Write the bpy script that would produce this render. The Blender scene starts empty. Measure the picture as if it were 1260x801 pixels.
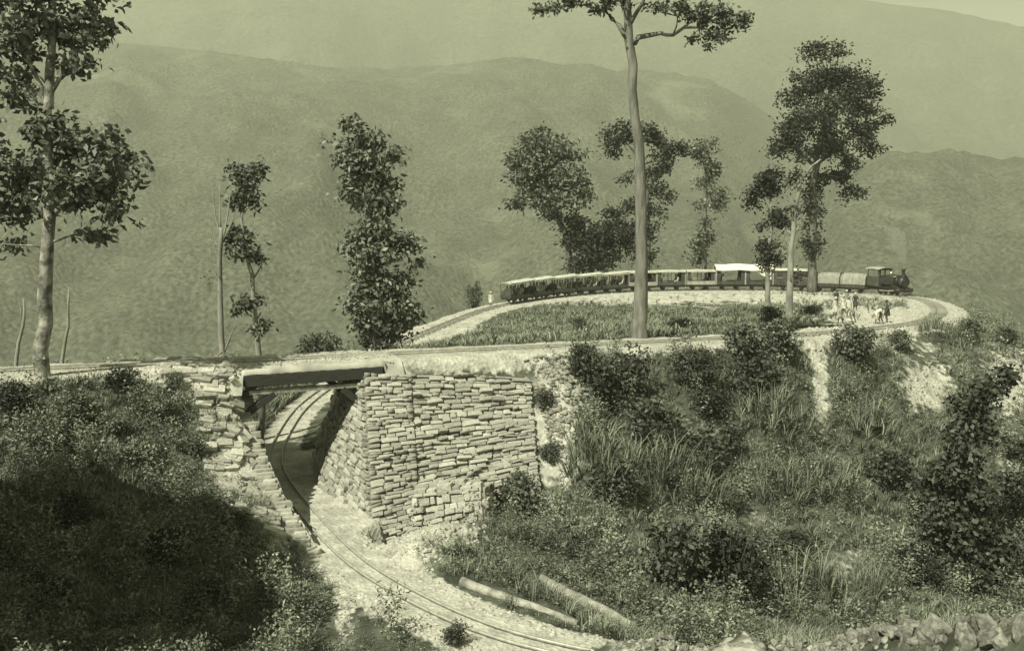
import bpy, bmesh, math, random
import numpy as np
from mathutils import Vector, Matrix, noise as mnoise
random.seed(7); RNG = np.random.default_rng(7)
C = bpy.context.scene.collection
HAZE = 2.9e-4
SC = bpy.context.scene
R = math.radians

# ------------------------------------------------------------------ camera, sky, sun, exposure
W0, H0, FPX, HOR, CAMZ = 1260.0, 801.0, 1200.0, 262.0, 6.8
PITCH = math.atan((H0/2 - HOR)/FPX)
cam = bpy.data.cameras.new('camera'); camo = bpy.data.objects.new('camera', cam); C.objects.link(camo)
cam.sensor_fit = 'HORIZONTAL'; cam.sensor_width = 36.0; cam.lens = 36.0*FPX/W0
cam.clip_start = 0.2; cam.clip_end = 30000
camo.location = (0, 0, CAMZ); camo.rotation_euler = (math.pi/2 - PITCH, 0, 0)
SC.camera = camo
LDIR = Vector((0.57, 0.76, -1.12)).normalized()            # the way the light travels
SUN_EL = math.asin(-LDIR.z); SUN_AZ = math.atan2(-LDIR.x, -LDIR.y)
world = bpy.data.worlds.new('World'); SC.world = world; world.use_nodes = True
wn = world.node_tree.nodes; wl = world.node_tree.links
bg = wn['Background']; sky = wn.new('ShaderNodeTexSky'); sky.sky_type = 'NISHITA'; sky.sun_disc = False
sky.sun_elevation = SUN_EL; sky.sun_rotation = SUN_AZ; sky.dust_density = 0.6; sky.altitude = 1500
bw = wn.new('ShaderNodeRGBToBW'); tint = wn.new('ShaderNodeMix'); tint.data_type = 'RGBA'; tint.blend_type = 'MULTIPLY'
tint.inputs['Factor'].default_value = 1.0
wl.new(sky.outputs[0], bw.inputs[0]); wl.new(bw.outputs[0], tint.inputs['A']); tint.inputs['B'].default_value = (0.93, 1.0, 0.74, 1)
wl.new(tint.outputs['Result'], bg.inputs[0]); bg.inputs[1].default_value = 0.05   # one-tone print: the sky keeps only its brightness
sl = bpy.data.lights.new('sun', 'SUN'); so = bpy.data.objects.new('sun', sl); C.objects.link(so)
sl.energy = 5.0; sl.angle = R(0.55); sl.color = (1.0, 0.985, 0.79)
so.rotation_euler = LDIR.to_track_quat('-Z', 'Y').to_euler()
SC.view_settings.view_transform = 'Standard'; SC.view_settings.look = 'None'
SC.view_settings.exposure = 0.78; SC.view_settings.gamma = 1.0; SC.view_settings.use_curve_mapping = False
SC.cycles.volume_bounces = 1; SC.cycles.max_bounces = 6

cp, sp = math.cos(PITCH), math.sin(PITCH)
def ray(px, py):
    a = (px - W0/2)/FPX; b = (H0/2 - py)/FPX
    return np.array([a, cp + b*sp, -sp + b*cp])
def P(px, py, z=None, D=None):
    """world point seen at a spot of the photograph, at a height z or a depth D"""
    d = ray(px, py)
    t = (z - CAMZ)/d[2] if z is not None else D/d[1]
    return np.array([d[0]*t, d[1]*t, CAMZ + d[2]*t])
def proj(p):
    x, y, z = p[0], p[1], p[2]-CAMZ
    f = y*cp - z*sp; u = y*sp + z*cp
    return (W0/2 + FPX*x/f, H0/2 - FPX*u/f)

# ------------------------------------------------------------------ materials
def stone_c(v): return (v*1.0, v*0.99, v*0.86, 1)
def leaf_c(v): return (v*0.92, v*1.0, v*0.76, 1)
MATS = {}
def mat(name, c1, c2=None, scale=3.0, rough=0.85, bump=0.0, bscale=30.0, detail=4, rand=0.0, spec=0.25, metallic=0.0, stretch=None, mid=0.5, island=0.0):
    m = bpy.data.materials.new(name); m.use_nodes = True; n = m.node_tree.nodes; l = m.node_tree.links
    b = n['Principled BSDF']; b.inputs['Roughness'].default_value = rough; b.inputs['Specular IOR Level'].default_value = spec
    b.inputs['Metallic'].default_value = metallic
    tc = n.new('ShaderNodeTexCoord'); src = tc.outputs['Object']
    if stretch:
        mp = n.new('ShaderNodeMapping'); mp.inputs['Scale'].default_value = stretch; l.new(src, mp.inputs[0]); src = mp.outputs[0]
    if c2 is None: c2 = tuple(c*0.6 for c in c1[:3]) + (1,)
    nz = n.new('ShaderNodeTexNoise'); nz.inputs['Scale'].default_value = scale; nz.inputs['Detail'].default_value = detail; l.new(src, nz.inputs['Vector'])
    rp = n.new('ShaderNodeValToRGB'); rp.color_ramp.elements[0].position = mid-0.16; rp.color_ramp.elements[1].position = mid+0.16
    rp.color_ramp.elements[0].color = c2; rp.color_ramp.elements[1].color = c1
    l.new(nz.outputs['Fac'], rp.inputs[0]); out = rp.outputs[0]
    if rand > 0:
        oi = n.new('ShaderNodeObjectInfo'); mr = n.new('ShaderNodeMapRange'); mr.inputs['To Min'].default_value = 1-rand; mr.inputs['To Max'].default_value = 1+rand
        l.new(oi.outputs['Random'], mr.inputs['Value'])
        mx = n.new('ShaderNodeVectorMath'); mx.operation = 'SCALE'; l.new(out, mx.inputs[0]); l.new(mr.outputs[0], mx.inputs['Scale']); out = mx.outputs[0]
    if island > 0:
        ge = n.new('ShaderNodeNewGeometry'); mr2 = n.new('ShaderNodeMapRange'); mr2.inputs['To Min'].default_value = 1-island; mr2.inputs['To Max'].default_value = 1+island
        l.new(ge.outputs['Random Per Island'], mr2.inputs['Value']); m2 = n.new('ShaderNodeVectorMath'); m2.operation = 'SCALE'; l.new(out, m2.inputs[0]); l.new(mr2.outputs[0], m2.inputs['Scale']); out = m2.outputs[0]
    l.new(out, b.inputs['Base Color'])
    if bump > 0:
        n2 = n.new('ShaderNodeTexNoise'); n2.inputs['Scale'].default_value = bscale; n2.inputs['Detail'].default_value = 6; l.new(src, n2.inputs['Vector'])
        bp = n.new('ShaderNodeBump'); bp.inputs['Strength'].default_value = bump; bp.inputs['Distance'].default_value = 0.05
        l.new(n2.outputs['Fac'], bp.inputs['Height']); l.new(bp.outputs[0], b.inputs['Normal'])
    MATS[name] = m
    return m
M_STONE = [mat('wall_stone_a', stone_c(.42), stone_c(.27), 2.5, bump=.6, bscale=5, rand=.22),
           mat('wall_stone_b', stone_c(.36), stone_c(.22), 3.5, bump=.6, bscale=6, rand=.22),
           mat('wall_stone_c', stone_c(.45), stone_c(.32), 2.0, bump=.6, bscale=4, rand=.2)]
M_RUBBLE = mat('rubble_stone', stone_c(.29), stone_c(.12), 3.0, bump=.6, bscale=18, rand=.3)
M_BALLAST = mat('ballast_chips', stone_c(.46), stone_c(.27), 1.2, bump=.4, bscale=6)
M_CORE = mat('wall_core_earth', stone_c(.24), stone_c(.14), 4, bump=.5)
M_WOOD = mat('old_timber', stone_c(.055), stone_c(.03), 2, bump=.4, bscale=12, stretch=(1, 12, 12))
M_PALEWOOD = mat('weathered_timber', stone_c(.38), stone_c(.16), 2.5, bump=.8, bscale=8)
M_SLEEPER = mat('sleeper_timber', stone_c(.24), stone_c(.13), 4, rand=.25, bump=.3)
M_RAIL = mat('rail_steel', stone_c(.40), stone_c(.25), 6, rough=.4, spec=.5)
M_BARK = mat('dark_bark', stone_c(.17), stone_c(.07), 2.2, bump=1.0, bscale=9, stretch=(1, 1, .35))
M_BARKBIG = mat('furrowed_bark', stone_c(.21), stone_c(.10), 3.5, bump=1.0, bscale=10, stretch=(1, 1, .22))
M_BARKMOT = mat('mottled_bark', stone_c(.40), stone_c(.09), 2.6, bump=.8, bscale=9, mid=.53)
M_BARKPALE = mat('pale_bark', stone_c(.31), stone_c(.15), 1.5, bump=.7, bscale=6, stretch=(1, 1, .5))
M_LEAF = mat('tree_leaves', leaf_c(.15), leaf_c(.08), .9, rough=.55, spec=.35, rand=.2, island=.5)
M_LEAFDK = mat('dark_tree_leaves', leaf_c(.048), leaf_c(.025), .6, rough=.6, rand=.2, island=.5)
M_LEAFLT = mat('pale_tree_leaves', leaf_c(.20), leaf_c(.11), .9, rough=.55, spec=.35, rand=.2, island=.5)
M_SHRUB = mat('shrub_leaves', leaf_c(.14), leaf_c(.06), 1.2, rough=.6, rand=.3, island=.5)
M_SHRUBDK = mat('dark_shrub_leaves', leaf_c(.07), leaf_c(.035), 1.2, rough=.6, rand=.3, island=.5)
M_HERB = mat('undergrowth_leaves', leaf_c(.25), leaf_c(.10), .5, rough=.6, island=.5)
M_GRASS = mat('long_grass', leaf_c(.27), leaf_c(.12), .35, rough=.6, island=.5)
M_TURF = mat('short_grass', leaf_c(.25), leaf_c(.15), .3, rough=.7, island=.5)
M_IRON = mat('black_iron', stone_c(.035), stone_c(.02), 3, rough=.45, spec=.5)
M_BRASS = mat('polished_brass', stone_c(.45), stone_c(.3), 3, rough=.3, metallic=.8)
M_CARWOOD = mat('carriage_paint', stone_c(.075), stone_c(.045), 2, rough=.5, rand=.25)
M_CARPALE = mat('carriage_pale_trim', stone_c(.36), stone_c(.25), 2, rough=.7)
M_CANVAS = mat('roof_canvas', stone_c(.52), stone_c(.38), 1.2, rough=.9, bump=.3, bscale=3)
M_CANVASW = mat('white_canvas', stone_c(.72), stone_c(.56), 1.2, rough=.9, bump=.3, bscale=3)
M_TARP = mat('grey_tarpaulin', stone_c(.30), stone_c(.22), 1.5, rough=.7, bump=.4, bscale=3)
M_SKIN = mat('brown_skin', stone_c(.14), stone_c(.11), 3, rough=.6)
M_CLOTHW = mat('white_cloth', stone_c(.55), stone_c(.4), 3, rough=.9)
M_CLOTHD = mat('dark_cloth', stone_c(.06), stone_c(.04), 3, rough=.9)
M_CLOTHG = mat('grey_cloth', stone_c(.26), stone_c(.18), 3, rough=.9)

def terrain_mat():
    m = bpy.data.materials.new('hillside_ground'); m.use_nodes = True; n = m.node_tree.nodes; l = m.node_tree.links
    b = n['Principled BSDF']; b.inputs['Roughness'].default_value = .95; b.inputs['Specular IOR Level'].default_value = .1
    at = n.new('ShaderNodeAttribute'); at.attribute_name = 'pale'
    tc = n.new('ShaderNodeTexCoord')
    def nz(scale, detail=5):
        t = n.new('ShaderNodeTexNoise'); t.inputs['Scale'].default_value = scale; t.inputs['Detail'].default_value = detail; l.new(tc.outputs['Object'], t.inputs['Vector']); return t
    def ramp(src, a, bb, c1, c2):
        r = n.new('ShaderNodeValToRGB'); r.color_ramp.elements[0].position = a; r.color_ramp.elements[1].position = bb
        r.color_ramp.elements[0].color = c1; r.color_ramp.elements[1].color = c2; l.new(src, r.inputs[0]); return r
    soil = ramp(nz(.9).outputs['Fac'], .35, .65, leaf_c(.05), leaf_c(.12))
    vor = n.new('ShaderNodeTexVoronoi'); vor.inputs['Scale'].default_value = 5.5; l.new(tc.outputs['Object'], vor.inputs['Vector'])
    sep = n.new('ShaderNodeRGBToBW'); l.new(vor.outputs['Color'], sep.inputs[0])
    chips = ramp(sep.outputs[0], .1, .9, stone_c(.36), stone_c(.50))
    pn = nz(1.1); pale2 = ramp(pn.outputs['Fac'], .36, .62, (.72, .72, .72, 1), (1.03, 1.03, 1.03, 1))
    mul = n.new('ShaderNodeMix'); mul.data_type = 'RGBA'; mul.blend_type = 'MULTIPLY'; mul.inputs['Factor'].default_value = 1
    l.new(chips.outputs[0], mul.inputs['A']); l.new(pale2.outputs[0], mul.inputs['B'])
    nb = nz(2.2); ad = n.new('ShaderNodeMath'); ad.operation = 'ADD'; l.new(at.outputs['Fac'], ad.inputs[0])
    sc = n.new('ShaderNodeMapRange'); sc.inputs['From Min'].default_value = .3; sc.inputs['From Max'].default_value = .7; sc.inputs['To Min'].default_value = -.3; sc.inputs['To Max'].default_value = .3
    l.new(nb.outputs['Fac'], sc.inputs['Value']); l.new(sc.outputs[0], ad.inputs[1])
    fr = ramp(ad.outputs[0], .36, .64, (0, 0, 0, 1), (1, 1, 1, 1))
    mx = n.new('ShaderNodeMix'); mx.data_type = 'RGBA'; l.new(fr.outputs[0], mx.inputs['Factor']); l.new(soil.outputs[0], mx.inputs['A']); l.new(mul.outputs['Result'], mx.inputs['B'])
    l.new(mx.outputs['Result'], b.inputs['Base Color'])
    bp = n.new('ShaderNodeBump'); bp.inputs['Strength'].default_value = .7; bp.inputs['Distance'].default_value = .08
    l.new(vor.outputs['Distance'], bp.inputs['Height']); l.new(bp.outputs[0], b.inputs['Normal'])
    return m
M_GROUND = terrain_mat()

def forest_mat(name, a, b_, clear, s1, s2):
    m = bpy.data.materials.new(name); m.use_nodes = True; n = m.node_tree.nodes; l = m.node_tree.links
    b = n['Principled BSDF']; b.inputs['Roughness'].default_value = 1; b.inputs['Specular IOR Level'].default_value = .05
    tc = n.new('ShaderNodeTexCoord')
    def nz(scale, detail=6):
        t = n.new('ShaderNodeTexNoise'); t.inputs['Scale'].default_value = scale; t.inputs['Detail'].default_value = detail; t.inputs['Roughness'].default_value = .65; l.new(tc.outputs['Object'], t.inputs['Vector']); return t
    def ramp(src, p, q, c1, c2):
        r = n.new('ShaderNodeValToRGB'); r.color_ramp.elements[0].position = p; r.color_ramp.elements[1].position = q
        r.color_ramp.elements[0].color = c1; r.color_ramp.elements[1].color = c2; l.new(src, r.inputs[0]); return r
    r1 = ramp(nz(s1).outputs['Fac'], .35, .65, a, b_)
    cl = ramp(nz(s2, 8).outputs['Fac'], .56, .74, (0, 0, 0, 1), (1, 1, 1, 1))
    mx = n.new('ShaderNodeMix'); mx.data_type = 'RGBA'; l.new(cl.outputs[0], mx.inputs['Factor']); l.new(r1.outputs[0], mx.inputs['A']); mx.inputs['B'].default_value = clear
    pt_ = ramp(nz(s2*3.2, 7).outputs['Fac'], .32, .68, (.7, .7, .7, 1), (1.25, 1.25, 1.2, 1)); mm = n.new('ShaderNodeMix'); mm.data_type = 'RGBA'; mm.blend_type = 'MULTIPLY'; mm.inputs['Factor'].default_value = 1
    l.new(mx.outputs['Result'], mm.inputs['A']); l.new(pt_.outputs[0], mm.inputs['B']); l.new(mm.outputs['Result'], b.inputs['Base Color'])
    v = n.new('ShaderNodeTexVoronoi'); v.inputs['Scale'].default_value = s1*.9; l.new(tc.outputs['Object'], v.inputs['Vector'])
    bp = n.new('ShaderNodeBump'); bp.inputs['Strength'].default_value = .9; bp.inputs['Distance'].default_value = 2.6; bp.invert = True
    l.new(v.outputs['Distance'], bp.inputs['Height']); l.new(bp.outputs[0], b.inputs['Normal'])
    return m
M_FOREST = forest_mat('near_forest', leaf_c(.025), leaf_c(.12), leaf_c(.16), .20, .006)
M_FARFOREST = forest_mat('far_forest', leaf_c(.03), leaf_c(.10), leaf_c(.12), .09, .0025)

# ------------------------------------------------------------------ object helpers
def link(o, parent=None):
    C.objects.link(o)
    if parent is not None: o.parent = parent
    return o
def thing(name, label, cat, loc=(0, 0, 0), rz=0.0, group=None):
    o = bpy.data.objects.new(name, None); o.empty_display_size = .2; link(o); o.location = tuple(map(float, loc)); o.rotation_euler = (0, 0, rz)
    tag(o, label, cat, group); return o
def tag(o, label=None, cat=None, group=None, kind=None):
    if label: o['label'] = label
    if cat: o['category'] = cat
    if group: o['group'] = group
    if kind: o['kind'] = kind
    return o
def mesh_np(name, V, F, m, smooth=False):
    V = np.asarray(V, dtype=np.float32); F = np.asarray(F, dtype=np.int32)
    me = bpy.data.meshes.new(name); k = F.shape[1]
    me.vertices.add(len(V)); me.vertices.foreach_set('co', V.ravel())
    me.loops.add(F.size); me.loops.foreach_set('vertex_index', F.ravel())
    me.polygons.add(len(F)); me.polygons.foreach_set('loop_start', np.arange(0, F.size, k, dtype=np.int32))
    me.polygons.foreach_set('loop_total', np.full(len(F), k, dtype=np.int32))
    if smooth: me.polygons.foreach_set('use_smooth', np.ones(len(F), dtype=bool))
    me.update(calc_edges=True); me.materials.append(m); return me
def obj_np(name, V, F, m, parent=None, smooth=False):
    return link(bpy.data.objects.new(name, mesh_np(name, V, F, m, smooth)), parent)
class MB:
    """gathers boxes, tubes, lathes into one mesh"""
    def __init__(s): s.bm = bmesh.new()
    def box(s, c, size, M=None, taper=None):
        x, y, z = (d/2 for d in size); T = Matrix.Translation(c) @ (M.to_4x4() if M else Matrix.Identity(4))
        tx, ty = taper if taper else (1, 1)
        vs = [s.bm.verts.new(T @ Vector(p)) for p in ((-x,-y,-z),(x,-y,-z),(x,y,-z),(-x,y,-z),(-x*tx,-y*ty,z),(x*tx,-y*ty,z),(x*tx,y*ty,z),(-x*tx,y*ty,z))]
        for f in ((3,2,1,0),(4,5,6,7),(0,1,5,4),(1,2,6,5),(2,3,7,6),(3,0,4,7)): s.bm.faces.new([vs[i] for i in f])
        return s
    def bar(s, a, b, w, h):
        a, b = Vector(a), Vector(b); d = b-a
        return s.box((a+b)/2, (w, h, d.length), d.to_track_quat('Z', 'Y').to_matrix())
    def tube(s, pts, radii, sides=8, caps=True, jit=0.0):
        pts = [Vector(p) for p in pts]; rings = []
        for i, p in enumerate(pts):
            t = (pts[min(i+1, len(pts)-1)] - pts[max(i-1, 0)]).normalized()
            u = t.orthogonal() if abs(t.z) < .9 else Vector((1, 0, 0)) - t*t.x
            u.normalize(); v = t.cross(u); r = radii[i] if hasattr(radii, '__len__') else radii
            rings.append([s.bm.verts.new(p + (u*math.cos(2*math.pi*k/sides) + v*math.sin(2*math.pi*k/sides))*r*(1+random.uniform(-jit, jit))) for k in range(sides)])
        for a, b in zip(rings, rings[1:]):
            for k in range(sides):
                f = s.bm.faces.new((a[k], a[(k+1) % sides], b[(k+1) % sides], b[k])); f.smooth = True
        if caps: s.bm.faces.new(rings[0][::-1]); s.bm.faces.new(rings[-1])
        return s
    def poly(s, pts): s.bm.faces.new([s.bm.verts.new(Vector(p)) for p in pts]); return s
    def prism(s, prof, y0, y1):
        a = [s.bm.verts.new((x, y0, z)) for x, z in prof]; b = [s.bm.verts.new((x, y1, z)) for x, z in prof]; n = len(prof)
        s.bm.faces.new(a); s.bm.faces.new(b[::-1])
        for i in range(n): s.bm.faces.new((a[i], b[i], b[(i+1) % n], a[(i+1) % n]))
        return s
    def mesh(s, name, m, bevel=0.0):
        bmesh.ops.recalc_face_normals(s.bm, faces=s.bm.faces)
        if bevel: bmesh.ops.bevel(s.bm, geom=s.bm.edges[:], offset=bevel, segments=1, affect='EDGES')
        me = bpy.data.meshes.new(name); s.bm.to_mesh(me); s.bm.free(); me.materials.append(m); return me
    def build(s, name, m, parent=None, bevel=0.0): return link(bpy.data.objects.new(name, s.mesh(name, m, bevel)), parent)
def copy_tree(o, parent=None):
    c = o.copy(); link(c); 
    if parent is not None: c.parent = parent
    for ch in list(KIDS.get(o.name, [])) or [k for k in o.children]: copy_tree(ch, c)
    return c
KIDS = {}
def hull_mesh(name, pts, m):
    bm = bmesh.new()
    for p in pts: bm.verts.new(p)
    r = bmesh.ops.convex_hull(bm, input=bm.verts[:])
    for v in [g for g in r['geom_interior'] if isinstance(g, bmesh.types.BMVert)]: bm.verts.remove(v)
    me = bpy.data.meshes.new(name); bm.to_mesh(me); bm.free(); me.materials.append(m); return me
def block_pts(j=.10):
    pts = [Vector((sx*(1-abs(random.gauss(0, j))), sy*(1-abs(random.gauss(0, j))), sz*(1-abs(random.gauss(0, j*.8))))) for sx in (-1, 1) for sy in (-1, 1) for sz in (-1, 1)]
    pts += [Vector((random.uniform(-.5, .5), random.uniform(-.4, .4), 1.03)), Vector((1.03, random.uniform(-.4, .4), 0)), Vector((-1.03, random.uniform(-.4, .4), 0)), Vector((random.uniform(-.4, .4), 1.04, .1)), Vector((random.uniform(-.4, .4), -1.04, .1))]
    return pts
def rock_pts(n=13):
    pts = []
    for _ in range(n):
        v = Vector((random.gauss(0, 1), random.gauss(0, 1), random.gauss(0, 1))).normalized()
        pts.append(Vector((v.x, v.y*.85, v.z*.75))*random.uniform(.75, 1.05))
    return pts
STONES = [hull_mesh('stone', block_pts(), M_STONE[i % 3]) for i in range(12)]
ROCKS = [hull_mesh('rock', rock_pts(random.randint(10, 16)), M_RUBBLE) for i in range(12)]

def fbm(x, y, s, o=4, seed=0.0): return mnoise.fractal(Vector((x*s+seed, y*s-seed, seed)), 1.0, 2.0, o)

# ------------------------------------------------------------------ the line of the railway
RAW = [(60, 40, -9.5), (32, 28.5, -8.4), (16, 26.6, -7.4), (7, 27.6, -7.0)]
RAW = [np.array(p, float) for p in RAW]
for px, py, z in [(680, 797, -6.6), (600, 777, -6.45), (463, 709, -6.2), (400, 655, -6.1), (338, 573, -5.9), (353, 526, -5.8), (372, 500, -5.7), (396, 481, -5.5)]:
    RAW.append(P(px, py, z))
RAW.append(np.array((-12.0, 76.0, -5.1)))
for px, py, z in [(489, 424, -4.5), (530, 406, -4.2), (594, 381, -3.8), (640, 371, -3.5), (695, 364, -3.3), (770, 358.5, -3.1), (850, 356.5, -3.0), (935, 356.3, -3.0), (1010, 358.2, -3.0), (1075, 361.2, -3.0), (1122, 365.5, -2.9), (1146, 372.5, -2.7), (1156, 383, -2.2), (1136, 394.5, -1.6), (1076, 403, -1.1), (1000, 409.5, -.6), (785, 420.5, -.25), (550, 431, -.05), (370, 440, .05), (150, 448, .2), (0, 455, .3)]:
    RAW.append(P(px, py, z))
RAW += [np.array((-27., 37.2, .4)), np.array((-38., 33., .7)), np.array((-60., 27., 1.2))]
def catmull(pts, step=.25):
    out = []
    for i in range(1, len(pts)-2):
        p0, p1, p2, p3 = pts[i-1:i+3]; n = max(2, int(np.linalg.norm(p2-p1)/step))
        for k in range(n):
            t = k/n
            out.append(.5*((2*p1) + (-p0+p2)*t + (2*p0-5*p1+4*p2-p3)*t*t + (-p0+3*p1-3*p2+p3)*t**3))
    return np.array(out)
TR = catmull(RAW)
for w in (21, 15):
    k = np.ones(w)/w; pad = np.pad(TR, ((w//2, w//2), (0, 0)), mode='edge')
    TR = np.stack([np.convolve(pad[:, j], k, 'valid') for j in range(3)], 1)
sl_ = np.r_[0, np.cumsum(np.linalg.norm(np.diff(TR[:, :2], axis=0), axis=1))]
SS = np.arange(0, sl_[-1], .3)
TR = np.stack([np.interp(SS, sl_, TR[:, j]) for j in range(3)], 1)
TAN = np.gradient(TR, axis=0); TAN[:, 2] = 0; TAN /= np.linalg.norm(TAN, axis=1)[:, None]
NOR = np.stack([-TAN[:, 1], TAN[:, 0]], 1)                       # left of the way of travel
I_UP = int(np.argmax(np.where(TR[:, 1] > 60, SS, -1)))           # last sample beyond 60 m: after it comes the upper line
i_low_end = int(np.argmin(np.abs(TR[:, 1]-76) + (SS > 130)*1e3))
LOW = slice(0, i_low_end); FAR = slice(i_low_end, I_UP); UP = slice(I_UP, len(TR))
def near_track(X, Y, sl):
    T = TR[sl]; bd = np.full(X.shape, 1e9); bz = np.zeros(X.shape)
    step = 2; T = T[::step]
    for c in range(0, len(X), 20000):
        x = X[c:c+20000]; y = Y[c:c+20000]
        d = (x[:, None]-T[None, :, 0])**2 + (y[:, None]-T[None, :, 1])**2
        i = d.argmin(1); bd[c:c+20000] = np.sqrt(d[np.arange(len(x)), i]); bz[c:c+20000] = T[i, 2]
    return bd, bz

# ------------------------------------------------------------------ walls of the bridge opening (world metres)
A_TOP = np.array([P(447, 459, D=44.6), P(652, 466, D=47.2)])      # top of the front wall, left and right end
A_BOT = np.array([P(458, 664, D=40.2), P(664, 600, D=43.2)])
IN_TOP = np.array([(-7.15, 45.4, -.75), (-8.55, 49.6, -.8)]); IN_BOT = np.array([(-9.1, 45.0, -6.05), (-10.35, 49.6, -6.0)])
LW = np.array([(-13.85, 49.2), (-12.35, 44.6), (-11.2, 41.6), (-9.6, 38.8), (-7.6, 36.2)])   # left wing in plan
LWZ = np.array([-.8, -.75, -2.6, -4.4, -6.0])
def in_poly(X, Y, poly):
    ins = np.zeros(X.shape, bool); n = len(poly)
    for i in range(n):
        x1, y1 = poly[i]; x2, y2 = poly[(i+1) % n]
        c = ((y1 > Y) != (y2 > Y)) & (X < (x2-x1)*(Y-y1)/(y2-y1+1e-12)+x1); ins ^= c
    return ins

# ------------------------------------------------------------------ ground: a sheet through control points
ctl = []
def cw(*pts): ctl.extend([tuple(map(float, p)) for p in pts])
def cpx(*pts): ctl.extend([tuple(P(x, y, z)) for x, y, z in pts])
for i in range(0, len(TR), 8):
    x, y, z = TR[i]; lower = i < i_low_end
    if lower and 33 < y < 60: continue
    for o in (-2.0, 0, 2.0):
        if lower and x > 5 and abs(o) > 0: continue
        cw((x+NOR[i, 0]*o, y+NOR[i, 1]*o, z-.15))
cpx((700,470,-1.8),(700,560,-4.2),(700,650,-6.4),(700,715,-7.2),(800,470,-2),(800,560,-5),(800,650,-7),(800,740,-8),
    (900,460,-2),(900,550,-5.2),(900,650,-7.8),(900,750,-9),(1000,450,-2),(1000,540,-5.2),(1000,640,-8),(1000,740,-9.6),
    (1100,440,-2.5),(1100,530,-5.6),(1100,630,-8.4),(1100,740,-10),(1200,432,-2.6),(1200,520,-6),(1200,620,-8.8),(1200,720,-10.4),
    (1300,452,-3.6),(1300,540,-7),(1300,640,-9.6),(1400,520,-8),(1260,426,-2.7),(1180,392,-2.3),(1230,412,-2.6),
    (600,720,-6.6),(650,740,-6.8),(760,770,-7.8),(520,692,-6.1),(480,695,-6.25),(600,660,-6.0),
    (500,800,-6.9),(470,676,-6.0),(500,662,-5.35),(528,664,-5.5),(555,660,-5.7),(400,780,-6.8),(350,735,-6.5),(415,725,-6.3),(300,800,-6.9),
    (50,500,-1.05),(0,480,-.6),(0,560,-2.4),(0,680,-4.6),(0,800,-6.2),(100,520,-1.5),(100,600,-3.4),(100,700,-5.4),(100,800,-6.8),
    (200,500,-1.6),(200,570,-3.2),(200,660,-5),(200,780,-6.8),(250,480,-1.2),(280,520,-2.0),(280,600,-4.0),(280,700,-5.9),(320,640,-4.9),(-150,600,-3),(-150,800,-5.5),
    (700,386,-4.6),(620,398,-4.3),(800,380,-4.5),(900,379,-4.3),(700,402,-3.9),(800,400,-3.6),(900,396,-3.3),(1000,392,-2.8),(1040,384,-2.8),(700,418,-2.4),(600,424,-2.9),
    (1000,372,-3.3),(1080,378,-3.1),(1100,392,-2.2),(900,410,-1.6),(800,413,-1.3))
for k in range(len(LW)): cw((LW[k, 0]-.5, LW[k, 1], LWZ[k]-.1), (LW[k, 0]-1.5, LW[k, 1]+.1, LWZ[k]+.1 if k > 1 else LWZ[k]))
cw((-20,50,-2.8),(-15.8,54,-3.6),(-16,60,-4.2),(-16.5,66,-4.6),(-20,60,-5.5),(-30,50,-6),(-25,80,-16),(-18,70,-7),(-22,66,-7.5),
   (-8,55,-1.8),(-8.5,62,-2.4),(-8,70,-2.9),(-4,80,-3.4),(0,60,-1.3),(4,30,-7.6),(10,29,-8.2),(18,31,-10),(25,36,-11),(12,24,-6.5),(20,22,-7),
   (-60,34,-8),(-60,60,-26),(-50,10,-2),(60,60,-16),(60,30,-20),(40,8,-4),(-20,15,-4),(0,3,5.0),(0,-10,5.2),(10,3,5.1),(-10,8,.5),(30,-10,5),(-30,-10,4),
   (-6,20,-4.5),(-2,24,-6),(-12,26,-6.5),(-4,28,-7),(3,12,1.5),(-3,12,0))
RUB = np.array([P(655,802,D=27), P(690,795,D=25), P(750,781,D=23), P(820,772,D=21.5), P(900,777,D=20), P(960,790,D=18.6), P(1010,781,D=17.6), P(1060,766,D=16.2), P(1110,760,D=15), P(1190,757,D=13.8), P(1260,753,D=12.6), P(1400,748,D=11.2)])
for p in RUB: cw(p, (p[0]+.9, p[1]+2.2, p[2]-2.2), (p[0]-.5, p[1]-1.3, p[2]-.35), (p[0]-1, p[1]-3, p[2]-.4))
for i in range(i_low_end+10, I_UP-20, 14):
    if TR[i, 1] < 84: continue
    x, y, z = TR[i]; nx, ny = NOR[i]                                # travel is clockwise: left is outside
    for o, dz in ((3.6, .7), (8, 5.5), (18, 17), (45, 48)): cw((x+nx*o, y+ny*o, z-dz))
cw((-100,110,-70),(0,220,-90),(100,220,-90),(130,100,-70),(120,40,-50),(-120,40,-50))
CT = np.array(ctl)
keep = []                                                           # drop near-duplicates
for i in range(len(CT)):
    if all((CT[i, 0]-CT[j, 0])**2+(CT[i, 1]-CT[j, 1])**2 > .36 for j in keep): keep.append(i)
CT = CT[keep]
def kern(r): return r
dm = np.sqrt(((CT[:, None, :2]-CT[None, :, :2])**2).sum(2))
nC = len(CT); KM = np.zeros((nC+3, nC+3)); KM[:nC, :nC] = kern(dm) - np.eye(nC)*.15
KM[:nC, nC] = 1; KM[:nC, nC+1:] = CT[:, :2]; KM[nC:, :nC] = KM[:nC, nC:].T
WT = np.linalg.solve(KM, np.r_[CT[:, 2], 0, 0, 0])
def base_z(X, Y):
    out = np.empty(X.shape)
    for c in range(0, len(X), 20000):
        x = X[c:c+20000]; y = Y[c:c+20000]
        d = np.sqrt((x[:, None]-CT[None, :, 0])**2+(y[:, None]-CT[None, :, 1])**2)
        out[c:c+20000] = kern(d)@WT[:nC] + WT[nC] + WT[nC+1]*x + WT[nC+2]*y
    return out
def smooth(a, b, x): t = np.clip((x-a)/(b-a), 0, 1); return t*t*(3-2*t)
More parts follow.
